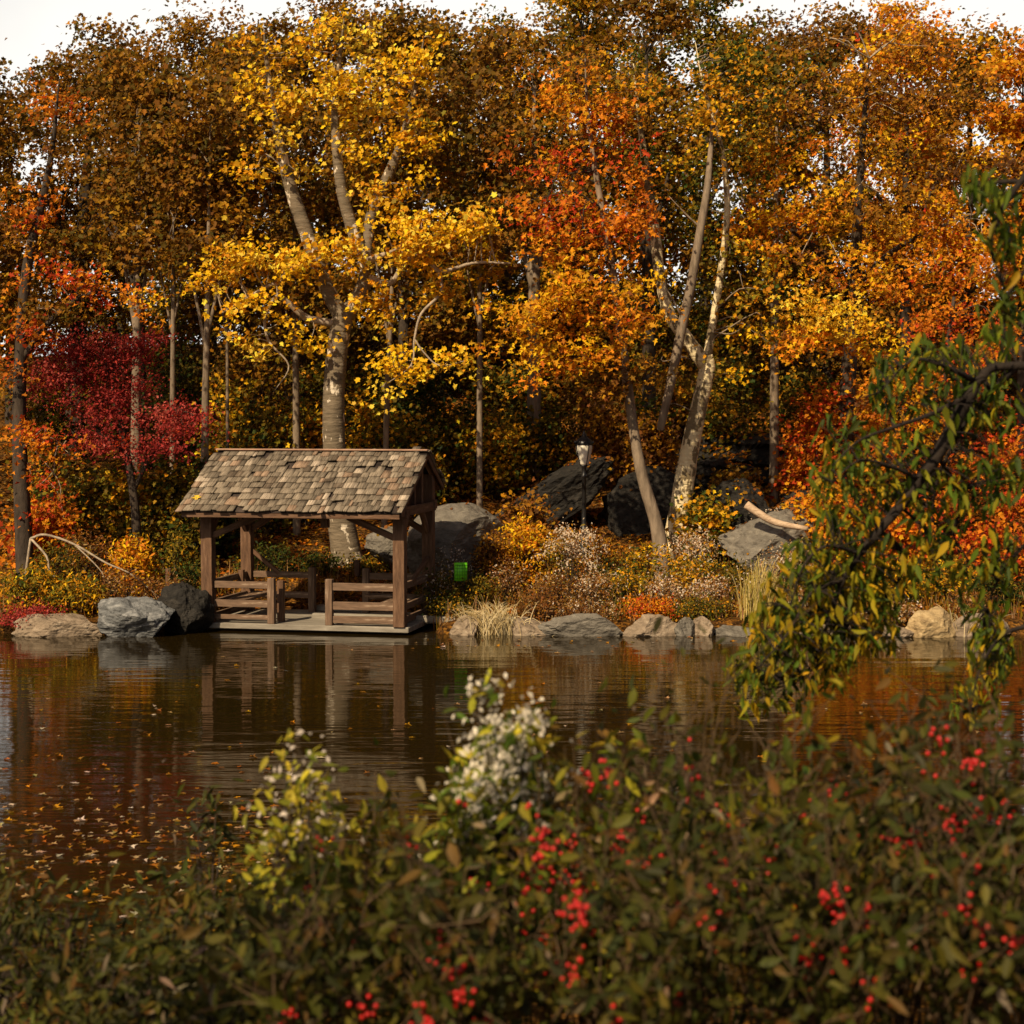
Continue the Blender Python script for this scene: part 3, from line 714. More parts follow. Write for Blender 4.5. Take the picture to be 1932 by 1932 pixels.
# 3 mottled plane tree right of it, with its drooping pale limb
Y = 43.2
tree('plane_tree', 'mottled yellow-barked plane tree forking beside the orange maple, one pale limb drooping', 'tree',
     [[(1272, 1045, Y, .36), (1284, 960, Y, .27), (1297, 870, Y, .23), (1316, 780, Y, .205), (1334, 700, Y, .205), (1330, 672, Y, .20)],
      [(1332, 690, Y, .19), (1292, 635, Y, .17), (1262, 590, Y + .2, .15), (1245, 520, Y + .3, .14), (1235, 430, Y + .4, .13), (1222, 342, Y + .5, .11), (1207, 230, Y + .5, .06), (1195, 120, Y + .5, .012)],
      [(1332, 690, Y, .12), (1345, 610, Y + .3, .10), (1362, 500, Y + .3, .09), (1372, 400, Y, .08), (1365, 300, Y - .3, .065), (1345, 225, Y - .6, .05), (1325, 150, Y - .6, .03), (1312, 80, Y - .6, .008)]],
     [clump(1440, 560, 70, 60, Y, den=.9), clump(1400, 470, 70, 50, Y, den=.8), clump(1290, 400, 70, 60, Y + .6, den=.8), clump(1480, 640, 60, 50, Y + .5, den=.9),
      clump(1400, 620, 60, 60, Y + .6, den=.8), clump(1250, 300, 80, 60, Y, den=.7), clump(1370, 300, 70, 60, Y, den=.7), clump(1330, 210, 90, 60, Y, den=.6), clump(1210, 170, 80, 60, Y, den=.8), clump(1330, 120, 90, 60, Y - .5, den=1), clump(1345, 225, 60, 45, Y - 1.1, den=.9), clump(1400, 210, 70, 60, Y, den=.7), clump(1250, 740, 60, 60, Y + .9, den=1.), clump(1400, 700, 60, 50, Y + .8, den=.7)],
     P_ygreen, .15, 'plane', 'mottled_bark', per_m2=3.0, nleaf=16, spread=.36, twig=.6, twig_mat='grey_bark',
     limbs=[[(1345, 222, Y - .6, .042), (1336, 342, Y - .9, .085), (1322, 430, Y - 1, .10), (1303, 540, Y - 1, .115), (1284, 630, Y - 1, .12), (1266, 720, Y - 1, .115), (1250, 790, Y - 1, .10), (1246, 812, Y - 1, .085)],
            [(1288, 600, Y - 1, .03), (1272, 570, Y - 1.1, .022), (1258, 545, Y - 1.1, .01)], [(1322, 430, Y - 1, .03), (1290, 400, Y - 1, .02), (1262, 370, Y - 1, .008)]])

# 4 right maple, orange and gold
Y = 45.0
tree('maple_tree', 'wide maple with gold and orange leaves filling the upper right', 'tree',
     [[(1592, 900, Y + 1, .24), (1598, 780, Y + 1, .21), (1602, 690, Y + 1, .20), (1608, 600, Y + 1, .18), (1615, 480, Y + .5, .15), (1622, 350, Y, .11), (1630, 230, Y, .07), (1640, 110, Y, .012)],
      [(1610, 560, Y + 1, .10), (1540, 470, Y, .08), (1470, 420, Y, .05), (1400, 390, Y, .02)], [(1612, 540, Y + 1, .10), (1690, 470, Y, .07), (1770, 430, Y, .04), (1850, 400, Y, .02)]],
     [clump(1440, 410, 80, 50, Y - 1), clump(1540, 400, 90, 50, Y - 1), clump(1650, 390, 90, 50, Y - 1), clump(1760, 420, 90, 60, Y - 1), clump(1860, 460, 80, 80, Y - 1),
      clump(1470, 490, 90, 36, Y - 1.5), clump(1600, 500, 80, 40, Y - 1.2), clump(1560, 590, 105, 45, Y - 2.6, den=1.5), clump(1500, 650, 80, 40, Y - 2.6, den=1.1), clump(1640, 660, 70, 50, Y - 2.4, den=.9),
      clump(1700, 560, 80, 50, Y - 1.5, den=.8), clump(1790, 540, 80, 50, Y - 1.5), clump(1480, 300, 110, 50, Y, den=.8), clump(1640, 290, 110, 50, Y, den=.8), clump(1800, 300, 110, 60, Y, den=.8),
      clump(1560, 220, 70, 40, Y, den=.6), clump(1720, 200, 80, 50, Y, den=.6), clump(1890, 350, 60, 60, Y, den=.8), clump(1690, 720, 60, 50, Y - 2, den=.8), clump(1480, 195, 100, 55, Y, den=.8), clump(1630, 180, 100, 55, Y, den=.8), clump(1790, 190, 100, 55, Y, den=.8), clump(1560, 95, 90, 50, Y, den=.7), clump(1730, 90, 90, 50, Y, den=.7)],
     P_oy, .165, 'maple', 'dark_bark', per_m2=3.3, nleaf=16, spread=.36,
     pals=[P_orange, P_orange, P_back, P_orange, P_orange, P_oy, P_orange, P_plane, P_oy, P_oy, P_orange, P_redor, P_orange, P_back, P_dgold, P_dgold, P_dgold, P_dgold, P_oy, P_dgold, P_dgold, P_dgold, P_dgold, P_dgold], twig=.5, twig_mat='pale_twig')

# 5 red-orange maple at the right edge
Y = 42.5
tree('maple_tree', 'flame red and orange maple behind the hanging green leaves at the right edge', 'tree',
     [[(1745, 1050, Y, .26), (1745, 1000, Y, .22), (1752, 900, Y, .19), (1765, 780, Y, .15), (1790, 650, Y, .10), (1800, 560, Y, .04)],
      [(1750, 930, Y, .1), (1820, 820, Y, .07), (1870, 740, Y, .03)], [(1752, 900, Y, .08), (1700, 830, Y, .06), (1670, 760, Y, .03)]],
     [clump(1780, 620, 90, 50, Y), clump(1860, 650, 70, 70, Y), clump(1720, 720, 80, 60, Y - .3), clump(1820, 740, 90, 60, Y - .3), clump(1750, 820, 90, 60, Y - .3),
      clump(1870, 850, 60, 80, Y - .3), clump(1690, 880, 60, 50, Y - .2, den=.8), clump(1800, 920, 80, 50, Y, den=.8), clump(1890, 960, 50, 60, Y - .3)],
     P_redor, .14, 'maple', 'dark_bark', per_m2=4.2, nleaf=18, spread=.32, pals=[P_redor, P_redor, P_orange, P_redor, P_redor, P_fire, P_redor, P_fire, P_fire], twig=.4)

# 6 crimson maple at left
Y = 41.5
tree('maple_tree', 'dark crimson small-leaved maple left of the shelter roof', 'tree',
     [[(262, 1080, Y, .13), (255, 960, Y, .11), (240, 860, Y, .09), (220, 770, Y, .07), (200, 690, Y, .04)],
      [(250, 930, Y, .06), (290, 850, Y, .045), (330, 800, Y, .02)], [(240, 860, Y, .05), (170, 800, Y, .04), (120, 740, Y, .02)]],
     [clump(190, 660, 80, 40, Y - .4, den=1.2), clump(140, 710, 70, 40, Y - .5, den=1.2), clump(230, 720, 70, 45, Y - .5, den=1.2), clump(180, 770, 80, 40, Y - .4), clump(290, 790, 80, 30, Y - .6, den=1.2),
      clump(340, 800, 50, 28, Y - .6, den=1.2), clump(250, 840, 70, 30, Y - .5), clump(330, 850, 40, 20, Y - .6), clump(120, 660, 55, 34, Y - .4), clump(260, 650, 60, 30, Y - .4), clump(90, 720, 45, 40, Y - .4), clump(380, 800, 30, 20, Y - .7), clump(200, 830, 60, 30, Y - .5)],
     P_crim, .085, 'maple', 'dark_bark', per_m2=8.5, nleaf=26, spread=.26, twig=.25)

# 7 orange-red maple at the left edge
Y = 40.5
tree('maple_tree', 'maple with a dark trunk at the left edge and scarlet to orange leaves', 'tree',
     [[(48, 1080, Y, .22), (42, 950, Y, .19), (36, 800, Y, .17), (40, 650, Y, .15), (52, 500, Y, .12), (80, 380, Y, .09), (100, 270, Y, .06), (112, 150, Y, .012)],
      [(40, 680, Y, .08), (110, 590, Y - .3, .06), (190, 550, Y - .5, .04), (290, 570, Y - .6, .02)], [(37, 850, Y, .05), (70, 830, Y - .3, .04), (120, 840, Y - .4, .02)]],
     [clump(110, 530, 90, 32, Y - .5, den=1.2), clump(210, 550, 70, 30, Y - .6, den=1.1), clump(280, 580, 50, 28, Y - .6, den=.9), clump(140, 590, 90, 36, Y - .5), clump(50, 620, 50, 36, Y - .5, den=1.3),
      clump(90, 840, 60, 26, Y - .6, den=1.5), clump(50, 820, 40, 30, Y - .6, den=1.3), clump(70, 910, 45, 40, Y - .5, den=1), clump(70, 400, 70, 50, Y), clump(60, 460, 60, 40, Y), clump(110, 300, 80, 50, Y, den=.7), clump(110, 200, 80, 60, Y, den=.7), clump(30, 700, 40, 40, Y - .3, den=.7), clump(95, 965, 40, 30, Y - .5)],
     P_redor, .15, 'maple', 'dark_bark', per_m2=3.6, nleaf=15, spread=.32, pals=[P_fire, P_redor, P_orange, P_back, P_fire, P_fire, P_fire, P_redor, P_redor, P_dgold, P_dgold, P_redor, P_redor, P_fire], twig=.5, twig_mat='pale_twig')

# trees further up the slope: (trunk px, base Y, lean px, crown top py, half width px, palette, label)
def back_tree(px, Y, lean, top, hw, pal, label, r=.16, leaf=.19, den=1.0, low=None, name='woodland_tree', shape='plane'):
    g0 = W(px, 800, Y); gz_ = G(g0[0], Y); k = PM(Y)
    py0 = 790 + F * (CAMZ - gz_) / Y
    H = py0 - top; mid = py0 - H * .5
    tp = [[(px, py0, Y, r), (px + lean * .2, py0 - H * .3, Y, r * .85), (px + lean * .5, mid, Y, r * .7), (px + lean, top + H * .12, Y, r * .2)],
          [(px + lean * .45, mid + H * .05, Y, r * .45), (px + lean * .5 + hw * .4, mid - H * .12, Y, r * .3), (px + lean * .6 + hw * .8, mid - H * .2, Y, r * .1)],
          [(px + lean * .4, mid + H * .08, Y, r * .45), (px + lean * .5 - hw * .4, mid - H * .1, Y, r * .3), (px + lean * .6 - hw * .8, mid - H * .16, Y, r * .1)]]
    lo = low if low else (640 if Y >= 54 else mid + H * .1)
    cl = []
    span = lo - top
    for q in range(15):
        v_ = (q // 3 + .5) / 5 + rng.normal(0, .05); f_ = ((q % 3 - 1) * .62 + rng.normal(0, .16)) * (.45 + .6 * min(1, v_ * 2.2))
        cl.append(clump(px + lean * (1 - v_) + f_ * hw, top + v_ * span, hw * rng.uniform(.36, .5), span * rng.uniform(.09, .13), Y + rng.normal(0, .8), d=hw / k * .5, den=den))
    return tree(name, label, 'tree', tp, cl, pal, leaf, shape, 'grey_bark' if low else 'dark_bark', per_m2=3.2, nleaf=20, spread=.42, twig=.3, group='trees further up the wooded slope', sides=8)
back = [
 (-190, 46, 0, 120, 110, P_back, 'brown tree beyond the left edge of the picture', .2),
 (-60, 44, 0, 150, 90, P_back, 'dull gold tree cut by the left edge above the shore', .16),
 (725, 45, 25, 180, 60, P_back, 'thin leaning tree just right of the yellow plane trunk', .085, 560),
 (255, 46, 8, 130, 70, P_back, 'grey trunk showing above the crimson maple', .15, 520),
 (430, 46, -4, 140, 60, P_back, 'thin pole-like tree above the left end of the roof ridge', .05, 560),
 (140, 54, 30, 100, 120, P_back, 'broad dark gold tree behind the scarlet maple at the left edge', .34),
 (265, 52, -10, 110, 110, P_back, 'brown-gold tree rising behind the crimson maple', .22),
 (325, 45.5, 4, 130, 80, P_back, 'thin straight tree right of the crimson maple, dull gold crown', .085, 520),
 (385, 44, 12, 130, 90, P_back, 'thin dark tree just left of the shelter roof', .11, 520),
 (470, 56, 0, 60, 120, P_back, 'deep bronze tree behind the left half of the yellow plane crown', .2),
 (560, 46, -6, 200, 80, P_back, 'slender tree just left of the yellow plane trunk', .11, 560),
 (760, 55, 15, 30, 120, P_back, 'golden brown tree behind the right half of the yellow plane crown', .2),
 (905, 45, 0, 100, 90, P_back, 'slim dark trunked tree between the shelter roof and the lamp', .085, 520),
 (955, 58, -5, 50, 100, P_ygreen, 'olive gold tree behind the outermost bare twigs of the yellow plane', .24),
 (1008, 50, 0, 70, 100, P_back, 'straight grey tree behind the left part of the orange maple', .22, 480),
 (1090, 62, 10, -30, 130, P_ygreen, 'yellow-green tree deep behind the orange maple', .2),
 (1225, 52, -6, 0, 100, P_back, 'dark trunk standing between the orange maple and the mottled plane', .22),
 (1330, 60, 8, -25, 130, P_olive, 'olive tree deep behind the mottled plane', .2),
 (1460, 47, 6, 90, 100, P_olive, 'straight slim tree rooted on the broad rock ledge', .14, 560),
 (1560, 60, 0, 40, 130, P_back, 'bronze tree behind the left side of the wide gold maple', .2),
 (1710, 52, 0, 70, 110, P_orange, 'dark trunked tree right of the wide gold maple trunk', .24),
 (1830, 58, 0, 40, 120, P_back, 'dull bronze tree at the upper right corner', .2),
 (1930, 52, 0, 90, 100, P_orange, 'orange tree partly cut by the right edge of the picture', .2),
 (20, 60, 0, 130, 110, P_back, 'dim gold tree at the far upper left corner', .2),
 (620, 62, 0, 0, 140, P_back, 'old gold tree filling the gap above the plane tree fork', .2),
 (860, 64, 0, 40, 120, P_back, 'hazy gold tree high above the shelter roof ridge', .2),
 (400, 64, 0, 50, 130, P_back, 'farthest bronze tree above the left end of the shelter', .2),
 (1420, 66, 0, 40, 130, P_back, 'farthest dull gold tree right of the drooping pale limb', .2),
 (1700, 68, 0, 30, 140, P_orange, 'farthest orange tree at the top right', .2),
 (230, 68, 0, 90, 140, P_back, 'farthest brown tree at the top left', .2),
 (-90, 52, 0, 100, 120, P_back, 'gold tree standing mostly beyond the left edge of the picture', .2),
 (2040, 52, 0, 90, 120, P_orange, 'orange tree standing mostly beyond the right edge of the picture', .2),
 (1120, 70, 0, -10, 130, P_back, 'farthest gold tree above the lamp', .2),
 (740, 70, 0, 50, 140, P_back, 'farthest brown-gold tree right of the plane fork', .2),
 (520, 71, 0, 60, 140, P_back, 'farthest brown-gold tree left of the plane fork', .2),
]
for b_ in back: back_tree(*b_[:7], r=b_[7], low=b_[8] if len(b_) > 8 else None)

# understory: saplings and tall shrubs of the slope, then bank plants
def shrub(name, label, px, top, Y, hw, pal, leaf=.10, shape='oval', n=220, cat='shrub', group=None, base_dy=0, flowers=None, stem='dark_bark', nleaf=9, spread=.14, fillz=.9, mat='leaf', lowcut=.12, stems=1.0, dep=None, loc_z=None, bias=None):
    """bush from the ground up to the pixel row top"""
    g0 = W(px, top, Y); x0 = g0[0]; gz_ = G(x0, Y) if loc_z is None else loc_z
    H = max(.25, g0[2] - gz_); k = PM(Y); rx = hw / k; ry = dep or min(rx, .9)
    t = thing(name, label, cat, (x0, Y, gz_), group=group)
    ns = max(5, n // nleaf)
    v = rng.normal(0, 1, (ns, 3)); v /= np.linalg.norm(v, axis=1)[:, None]; r = rng.random(ns) ** .45
    z01 = rng.uniform(lowcut, 1, ns) ** .8
    wz = np.sqrt(np.clip(1 - (np.abs(z01 - .5) / .62) ** 2, .05, 1))
    ang = rng.uniform(0, 6.283, ns); rad = rng.random(ns) ** .5
    bump = 1 + .25 * np.sin(ang * 3 + rng.uniform(0, 6))
    sc = np.column_stack([np.cos(ang) * rad * rx * wz * bump, np.sin(ang) * rad * ry * wz, z01 * H * rng.uniform(.82, 1.0, ns)])
    cen, nor, sz, si = spray_leaves(sc, nleaf, spread, leaf, bias, flat=.7)
    cen[:, 2] = np.maximum(cen[:, 2], .02)
    V, f, c = leaf_arrays(cen, nor, sz, shape, pick(pal, len(cen), .4, si))
    mesh_np('foliage', V, [f], M[mat], t, c)
    sg = Geo()
    for s_ in sc:
        if rng.random() > stems: continue
        b0 = np.array([rng.normal(0, rx * .18), rng.normal(0, ry * .18), -.05])
        sg.tube([b0, b0 * .5 + s_ * .5 + [0, 0, .1 * H], s_], [.012, .008, .003], 3, 3, cap=False)
    sg.build('stems', M[stem], t)
    if flowers:
        fn, fc, fs = flowers
        top_ = sc[np.argsort(-sc[:, 2])[:max(4, int(len(sc) * .6))]]
        q = top_[rng.integers(0, len(top_), fn)] + rng.normal(0, 1, (fn, 3)) * [spread * .8, spread * .8, spread * .6] + [0, 0, .03]
        fcol = np.array(fc) * rng.uniform(.7, 1.1, (fn, 1))
        V, f, c = leaf_arrays(q, rng.normal(0, .7, (fn, 3)) + SUNV, fs * rng.uniform(.6, 1.3, fn), 'tiny', fcol)
        mesh_np('flowers', V, [f], M['leaf'], t, c)
    return t
US = 'saplings and tall bushes under the trees'
und = [
 (440, 700, 47, 60, P_ygreen, 'olive sapling behind the left end of the shelter roof'),
 (500, 770, 46.5, 60, P_olive, 'dark olive bush showing above the left half of the roof ridge'),
 (575, 750, 47, 50, P_ygreen, 'yellow-green bush just left of the yellow plane trunk'),
 (700, 740, 47, 65, P_ygreen, 'yellow bush just right of the yellow plane trunk, above the roof'),
 (785, 670, 48, 60, P_green, 'dark green sapling above the right end of the roof'),
 (790, 800, 46, 50, P_olive, 'olive bush peeping over the right roof corner'),
 (860, 760, 49, 60, P_olive, 'dark olive sapling between the roof and the slim dark tree'),
 (930, 800, 48, 60, P_ygreen, 'yellow-green bush on the slope above the leaning slab'),
 (1010, 780, 50, 70, P_olive, 'dark bush behind the lamp lantern on its left'),
 (1150, 760, 49, 50, P_dgold, 'golden bush behind the slender leaning trunk'),
 (1230, 780, 47.5, 45, P_dgold, 'bronze-gold sapling between the two leaning trunks'),
 (1390, 650, 50, 60, P_olive, 'olive sapling right of the mottled plane fork'),
 (1520, 700, 52, 70, P_olive, 'dark olive bush above the broad rock ledge'),
 (1545, 720, 46, 55, P_fire, 'thin red sumac bush right of the slim tree on the ledge'),
 (1640, 740, 46, 60, P_orange, 'orange sapling behind the left side of the hanging leaves'),
 (420, 860, 44, 40, P_green, 'green bush hidden behind the left post of the shelter'),
 (90, 700, 48, 60, P_olive, 'dark olive sapling behind the scarlet maple trunk'),
 (330, 640, 50, 60, P_green, 'dark green sapling right of the crimson crown'),
 (250, 890, 43, 70, P_ygreen, 'yellow-green bush under the crimson maple'),
 (330, 870, 42.5, 55, P_olive, 'olive bush touching the left roof edge of the shelter'),
 (150, 890, 42.5, 70, P_olive, 'olive bush below the scarlet maple branch'),
 (80, 960, 41.5, 50, P_redor, 'rusty red bush beside the dark trunk at the left edge'),
 (1880, 1000, 41.5, 50, P_fire, 'low red bush at the right edge behind the hanging leaves'),
 (1690, 960, 41.5, 60, P_redor, 'red-orange bush at the foot of the flame maple'),
 (1555, 930, 42, 60, P_orange, 'orange bush at the lower end of the pale log'),
 (960, 700, 53, 80, P_olive, 'broad olive bush deep in the wood above the lamp'),
 (640, 690, 54, 90, P_olive, 'broad dark bush deep in the wood behind the plane trunk'),
 (1280, 700, 54, 80, P_back, 'dull gold bush deep in the wood behind the mottled plane'),
 (1120, 690, 54, 80, P_back, 'dull gold bush deep in the wood below the orange maple'),
 (480, 640, 54, 90, P_back, 'bronze bush deep in the wood below the yellow plane leaves'),
 (200, 620, 56, 100, P_olive, 'deep olive bush at the back of the wood at left'),
 (1780, 700, 55, 100, P_back, 'dull gold bush at the back of the wood at right'),
 (990, 950, 42.6, 34, P_dgold, 'golden bush in front of the left end of the leaning slab'),
 (1385, 905, 46, 30, P_back, 'bronze bush on the flat ledge right of the mottled trunk'),
 (1330, 950, 42.6, 36, P_ygreen, 'yellow-green bush right of the mottled trunk foot'),
 (1515, 850, 47, 35, P_redor, 'rusty bush growing on the broad rock ledge'),
 (820, 490, 60, 120, P_back, 'gold thicket on the hilltop right of the plane fork'),
 (1280, 490, 60, 120, P_olive, 'olive thicket on the hilltop behind the mottled plane'),
 (1520, 490, 60, 120, P_back, 'gold thicket on the hilltop behind the wide gold maple'),
 (560, 480, 61, 130, P_back, 'bronze thicket on the hilltop left of the plane fork'),
 (1060, 490, 61, 120, P_back, 'brown thicket on the hilltop behind the orange maple'),
 (330, 490, 61, 120, P_olive, 'olive thicket on the hilltop above the crimson maple'),
 (700, 490, 61, 120, P_back, 'brown thicket on the hilltop just right of the plane fork'),
 (1400, 500, 61, 120, P_back, 'brown thicket on the hilltop behind the drooping pale limb'),
 (1680, 500, 60, 120, P_back, 'rusty thicket on the hilltop behind the red-orange maple'),
 (940, 490, 62, 120, P_olive, 'olive thicket on the hilltop between the plane and the orange maple'),
 (90, 530, 60, 120, P_back, 'brown thicket on the hilltop at the left edge'),
]
for px, top, Y, hw, pal, lab in und:
    k = PM(Y); rx = hw / k
    shrub('understory_bush', lab, px, top, Y, hw, pal, .145, 'plane', int(1700 * max(1, rx)), group=US, nleaf=12, spread=.26, lowcut=.05, stems=.25, dep=rx * .8)

FLW = (.78, .66, .52)
BK = 'plants along the far bank'
bank = [
 # left of the shelter
 (60, 1075, 37.6, 60, P_ygreen, 'yellow-green leafy plant above the shore at the far left', 420, .11, None),
 (140, 1085, 37.4, 60, P_ygreen, 'yellow-green leafy plant above the low brown rock', 420, .11, None),
 (60, 1150, 36.7, 60, P_crim, 'low dark red shrub hanging over the water at the far left', 620, .06, None),
 (220, 1080, 37.8, 60, P_brown, 'brown twiggy bush behind the blue-grey boulder', 380, .07, None),
 (300, 1090, 38.2, 50, P_brown, 'rusty bush behind the black rock', 320, .08, None),
 (250, 1010, 39.5, 45, P_oy, 'glowing orange bush in front of the crimson maple', 420, .12, None),
 (170, 1000, 40, 60, P_brown, 'reddish brown bush left of the glowing orange one', 420, .09, None),
 (330, 1000, 39.8, 40, P_olive, 'olive plant close to the left side of the shelter', 300, .11, None),
 (355, 1060, 38.6, 30, P_green, 'green plant tucked against the left shelter post', 220, .10, None),
 (110, 1020, 39, 60, P_olive, 'dull green bush under the bare arching branch', 380, .09, None),
 # behind the shelter
 (500, 1030, 42, 50, P_green, 'low green bush seen through the left bay of the shelter', 380, .10, None),
 (600, 1050, 42.2, 40, P_green, 'low green bush beside the plane trunk foot', 260, .10, None),
 (690, 1060, 42.0, 40, P_olive, 'low olive bush seen through the right bay of the shelter', 260, .09, None),
 # right of the shelter
 (830, 1080, 38.4, 36, P_olive, 'weedy green plant against the right side of the shelter', 320, .08, (60, FLW, .05)),
 (850, 1030, 40.2, 36, P_dry, 'dry seed-head plant in front of the big grey boulder', 160, .05, (90, FLW, .05)),
 (900, 1090, 38.2, 40, P_olive, 'olive weeds right of the lime crate', 380, .07, None),
 (960, 1060, 38.6, 40, P_brown, 'brown seedy bush left of the white flowers', 420, .06, (40, FLW, .045)),
 (985, 980, 41, 45, P_oy, 'golden orange bush below the leaning slab', 520, .12, None),
 (930, 1010, 40.4, 36, P_dgold, 'dull gold bush at the right end of the big grey boulder', 360, .10, None),
 (1060, 1000, 40, 50, P_ygreen, 'yellow-green plant below the lamp post', 320, .09, None),
 (1085, 985, 39.4, 60, P_brown, 'pale white-flowered aster clump below the lamp post', 300, .06, (520, CRM, .055)),
 (1050, 1080, 38.2, 50, P_brown, 'rusty brown bush under the pale aster clump', 520, .06, (30, FLW, .05)),
 (1120, 1085, 38.0, 45, P_dry, 'dry brown bush with tan seed heads in mid bank', 460, .06, (80, FLW, .045)),
 (1150, 1020, 40.2, 40, P_dgold, 'gold leaved bush left of the leaning trunk foot', 360, .10, None),
 (1180, 1080, 38.2, 45, P_ygreen, 'yellow-green weeds above the rounded tan rock', 420, .08, (40, FLW, .045)),
 (1215, 1030, 39.6, 36, P_ygreen, 'leafy plant in front of the leaning trunk foot', 300, .10, (30, FLW, .05)),
 (1250, 1090, 38.0, 45, P_dry, 'tan seedy bush below the twin trunks', 460, .06, (120, FLW, .05)),
 (1310, 1000, 41.2, 46, P_dry, 'white-flecked aster clump right of the mottled trunk', 260, .07, (260, CRM, .05)),
 (1310, 1050, 39.2, 50, P_ygreen, 'bright yellow-green bush right of the twin trunks', 460, .09, (60, FLW, .05)),
 (1340, 1095, 38.0, 45, P_dry, 'tan bush left of the tall yellow reed clump', 460, .06, (120, FLW, .05)),
 (1390, 1060, 39.2, 45, P_olive, 'olive bush below the grey pointed boulder', 380, .08, (60, FLW, .05)),
 (1230, 1135, 37.2, 50, P_redor, 'low rusty plant just above the rounded tan rock', 380, .07, None),
 (1100, 1140, 37.2, 60, P_brown, 'low brown plant spilling over the long flat pale rock', 420, .06, (60, FLW, .05)),
 (1010, 1130, 37.2, 40, P_brown, 'low brown plant beside the pale reed clump', 320, .07, None),
 (1320, 1135, 37.2, 50, P_olive, 'low olive plant above the small squarish rock', 380, .07, None),
 (850, 1130, 37.4, 45, P_olive, 'low weeds at the right corner of the deck', 360, .06, None),
 (1160, 1050, 38.9, 40, P_green, 'small dark green plant in mid bank', 220, .08, None),
 (1460, 960, 42.6, 50, P_dry, 'pale dry aster clump around the upper log', 240, .06, (200, CRM, .05)),
 # right
 (1500, 1030, 40, 60, P_dry, 'dry bush below the lower end of the log', 420, .07, (100, FLW, .05)),
 (1600, 1070, 39, 60, P_olive, 'olive bush half hidden by the hanging leaves', 420, .09, None),
 (1700, 1060, 39, 60, P_ygreen, 'yellow-green bush left of the flame maple stump', 460, .10, None),
 (1800, 1060, 39, 55, P_ygreen, 'yellow-green bush right of the flame maple stump', 460, .10, None),
 (1880, 1080, 38.5, 50, P_green, 'dark green bush at the right edge above the shore', 420, .10, None),
 (1680, 1140, 37.2, 55, P_dry, 'dry grass-like plant above the low tan rock', 320, .07, None),
 (1830, 1125, 37.5, 50, P_brown, 'brown plant above the rocks at the far right', 320, .08, None),
 (1550, 1120, 37.6, 60, P_dry, 'tan weeds right of the tall yellow reed clump', 380, .07, None),
]
for px, top, Y, hw, pal, lab, n_, lf, fl in bank:
    shrub('bank_plant', lab, px, top, Y, hw, pal, lf, 'oval' if lf > .075 else 'tiny', int(n_ * 3.4), 'plant', BK, flowers=(int(fl[0] * 1.8), fl[1], fl[2] * 1.15) if fl else None, nleaf=12, spread=.13, stems=.5, lowcut=.03)
shrub('bank_plant', 'small white flowering tuft on top of the black rock', 340, 1122, 36.8, 14, [(CRM, 1)], .05, 'tiny', 160, 'plant', BK, loc_z=W(340, 1145, 36.8)[2], nleaf=9, spread=.06)

# reeds
def reeds(label, px, Y, hw, top, n_, lean=0., cols=((.62, .47, .22), (.75, .62, .36)), fan=.5, wid=.016):
    x0 = W(px, top, Y)[0]; z0 = min(G(x0, Y), .1); H = W(px, top, Y)[2] - max(z0, 0); k = PM(Y)
    t = thing('reed_clump', label, 'reeds', (x0, Y, z0), group='reed clumps at the far shore')
    g_ = Geo()
    for q in range(n_):
        b0 = np.array([rng.normal(0, hw / k * .35), rng.normal(0, .2), -.1])
        h_ = H * rng.uniform(.55, 1.05); an = rng.normal(lean, fan); dy = rng.normal(-.1, .25)
        dr = rng.uniform(.0, .55) if rng.random() < .6 else 0
        sx_ = math.sin(an)
        p1_ = b0 + np.array([sx_ * h_ * .4, dy * h_ * .3, h_ * .6]); p2_ = b0 + np.array([sx_ * h_ * .8, dy * h_ * .6, h_ * (.95 - dr * .4)])
        p3_ = b0 + np.array([sx_ * h_ * (1.05 + dr * .6), dy * h_, h_ * (1.05 - dr * 1.3)])
        c = np.array(cols[rng.integers(len(cols))]) * rng.uniform(.7, 1.15)
        wv = wid * rng.uniform(.6, 1.2)
        g_.tube([b0, p1_, p2_, p3_], [wv * .5, wv * .5, wv * .35, wv * .1], 3, 3, cap=False, col=c)
    g_.build('blades', M['dry_stem'], t)
    return t
reeds('pale straw reed clump bending over the water right of the shelter', 935, 36.5, 70, 1128, 230, -.25, fan=.55)
reeds('tall upright yellow reed clump left of the hanging leaves', 1430, 37.0, 40, 1050, 190, .06, ((.55, .40, .10), (.68, .53, .22), (.45, .36, .08)), fan=.16)
reeds('dry broken stalks leaning beside the golden tan block', 1815, 36.4, 60, 1120, 90, -.3, fan=.6)
reeds('thin tan reeds standing in the water right of the pale clump', 1000, 36.4, 50, 1150, 26, .1, fan=.4)

# bare arching branch at the left
bb = Geo()
bp = [W(58, 1016, 38.3), W(86, 1009, 38.2), W(140, 1027, 38.1), W(200, 1062, 38), W(245, 1082, 38), W(290, 1118, 38), W(335, 1158, 37.9)]
bb.tube(bp, [.03, .028, .026, .022, .018, .014, .006], 6, 4)
bb.tube([bp[0], W(88, 1050, 38.1), W(100, 1085, 38), W(170, 1120, 37.9), W(250, 1165, 37.7), W(345, 1205, 37.4)], [.028, .025, .022, .02, .016, .008], 6, 4)
bb.tube([W(140, 1027, 38.1), W(175, 1060, 38), W(195, 1085, 38), W(196, 1110, 38)], [.018, .014, .01, .005], 5, 4)
bb.tube([W(58, 1016, 38.3), W(52, 1060, 38.4), W(45, 1120, 38.5)], [.03, .034, .04], 6, 4)
bo = W(45, 1120, 38.5)
o = bb.build('bare_branch', M['pale_twig'], origin=bo); o.location = bo
tag(o, 'bare pale branch arching down over the bank at the far left', 'branch')

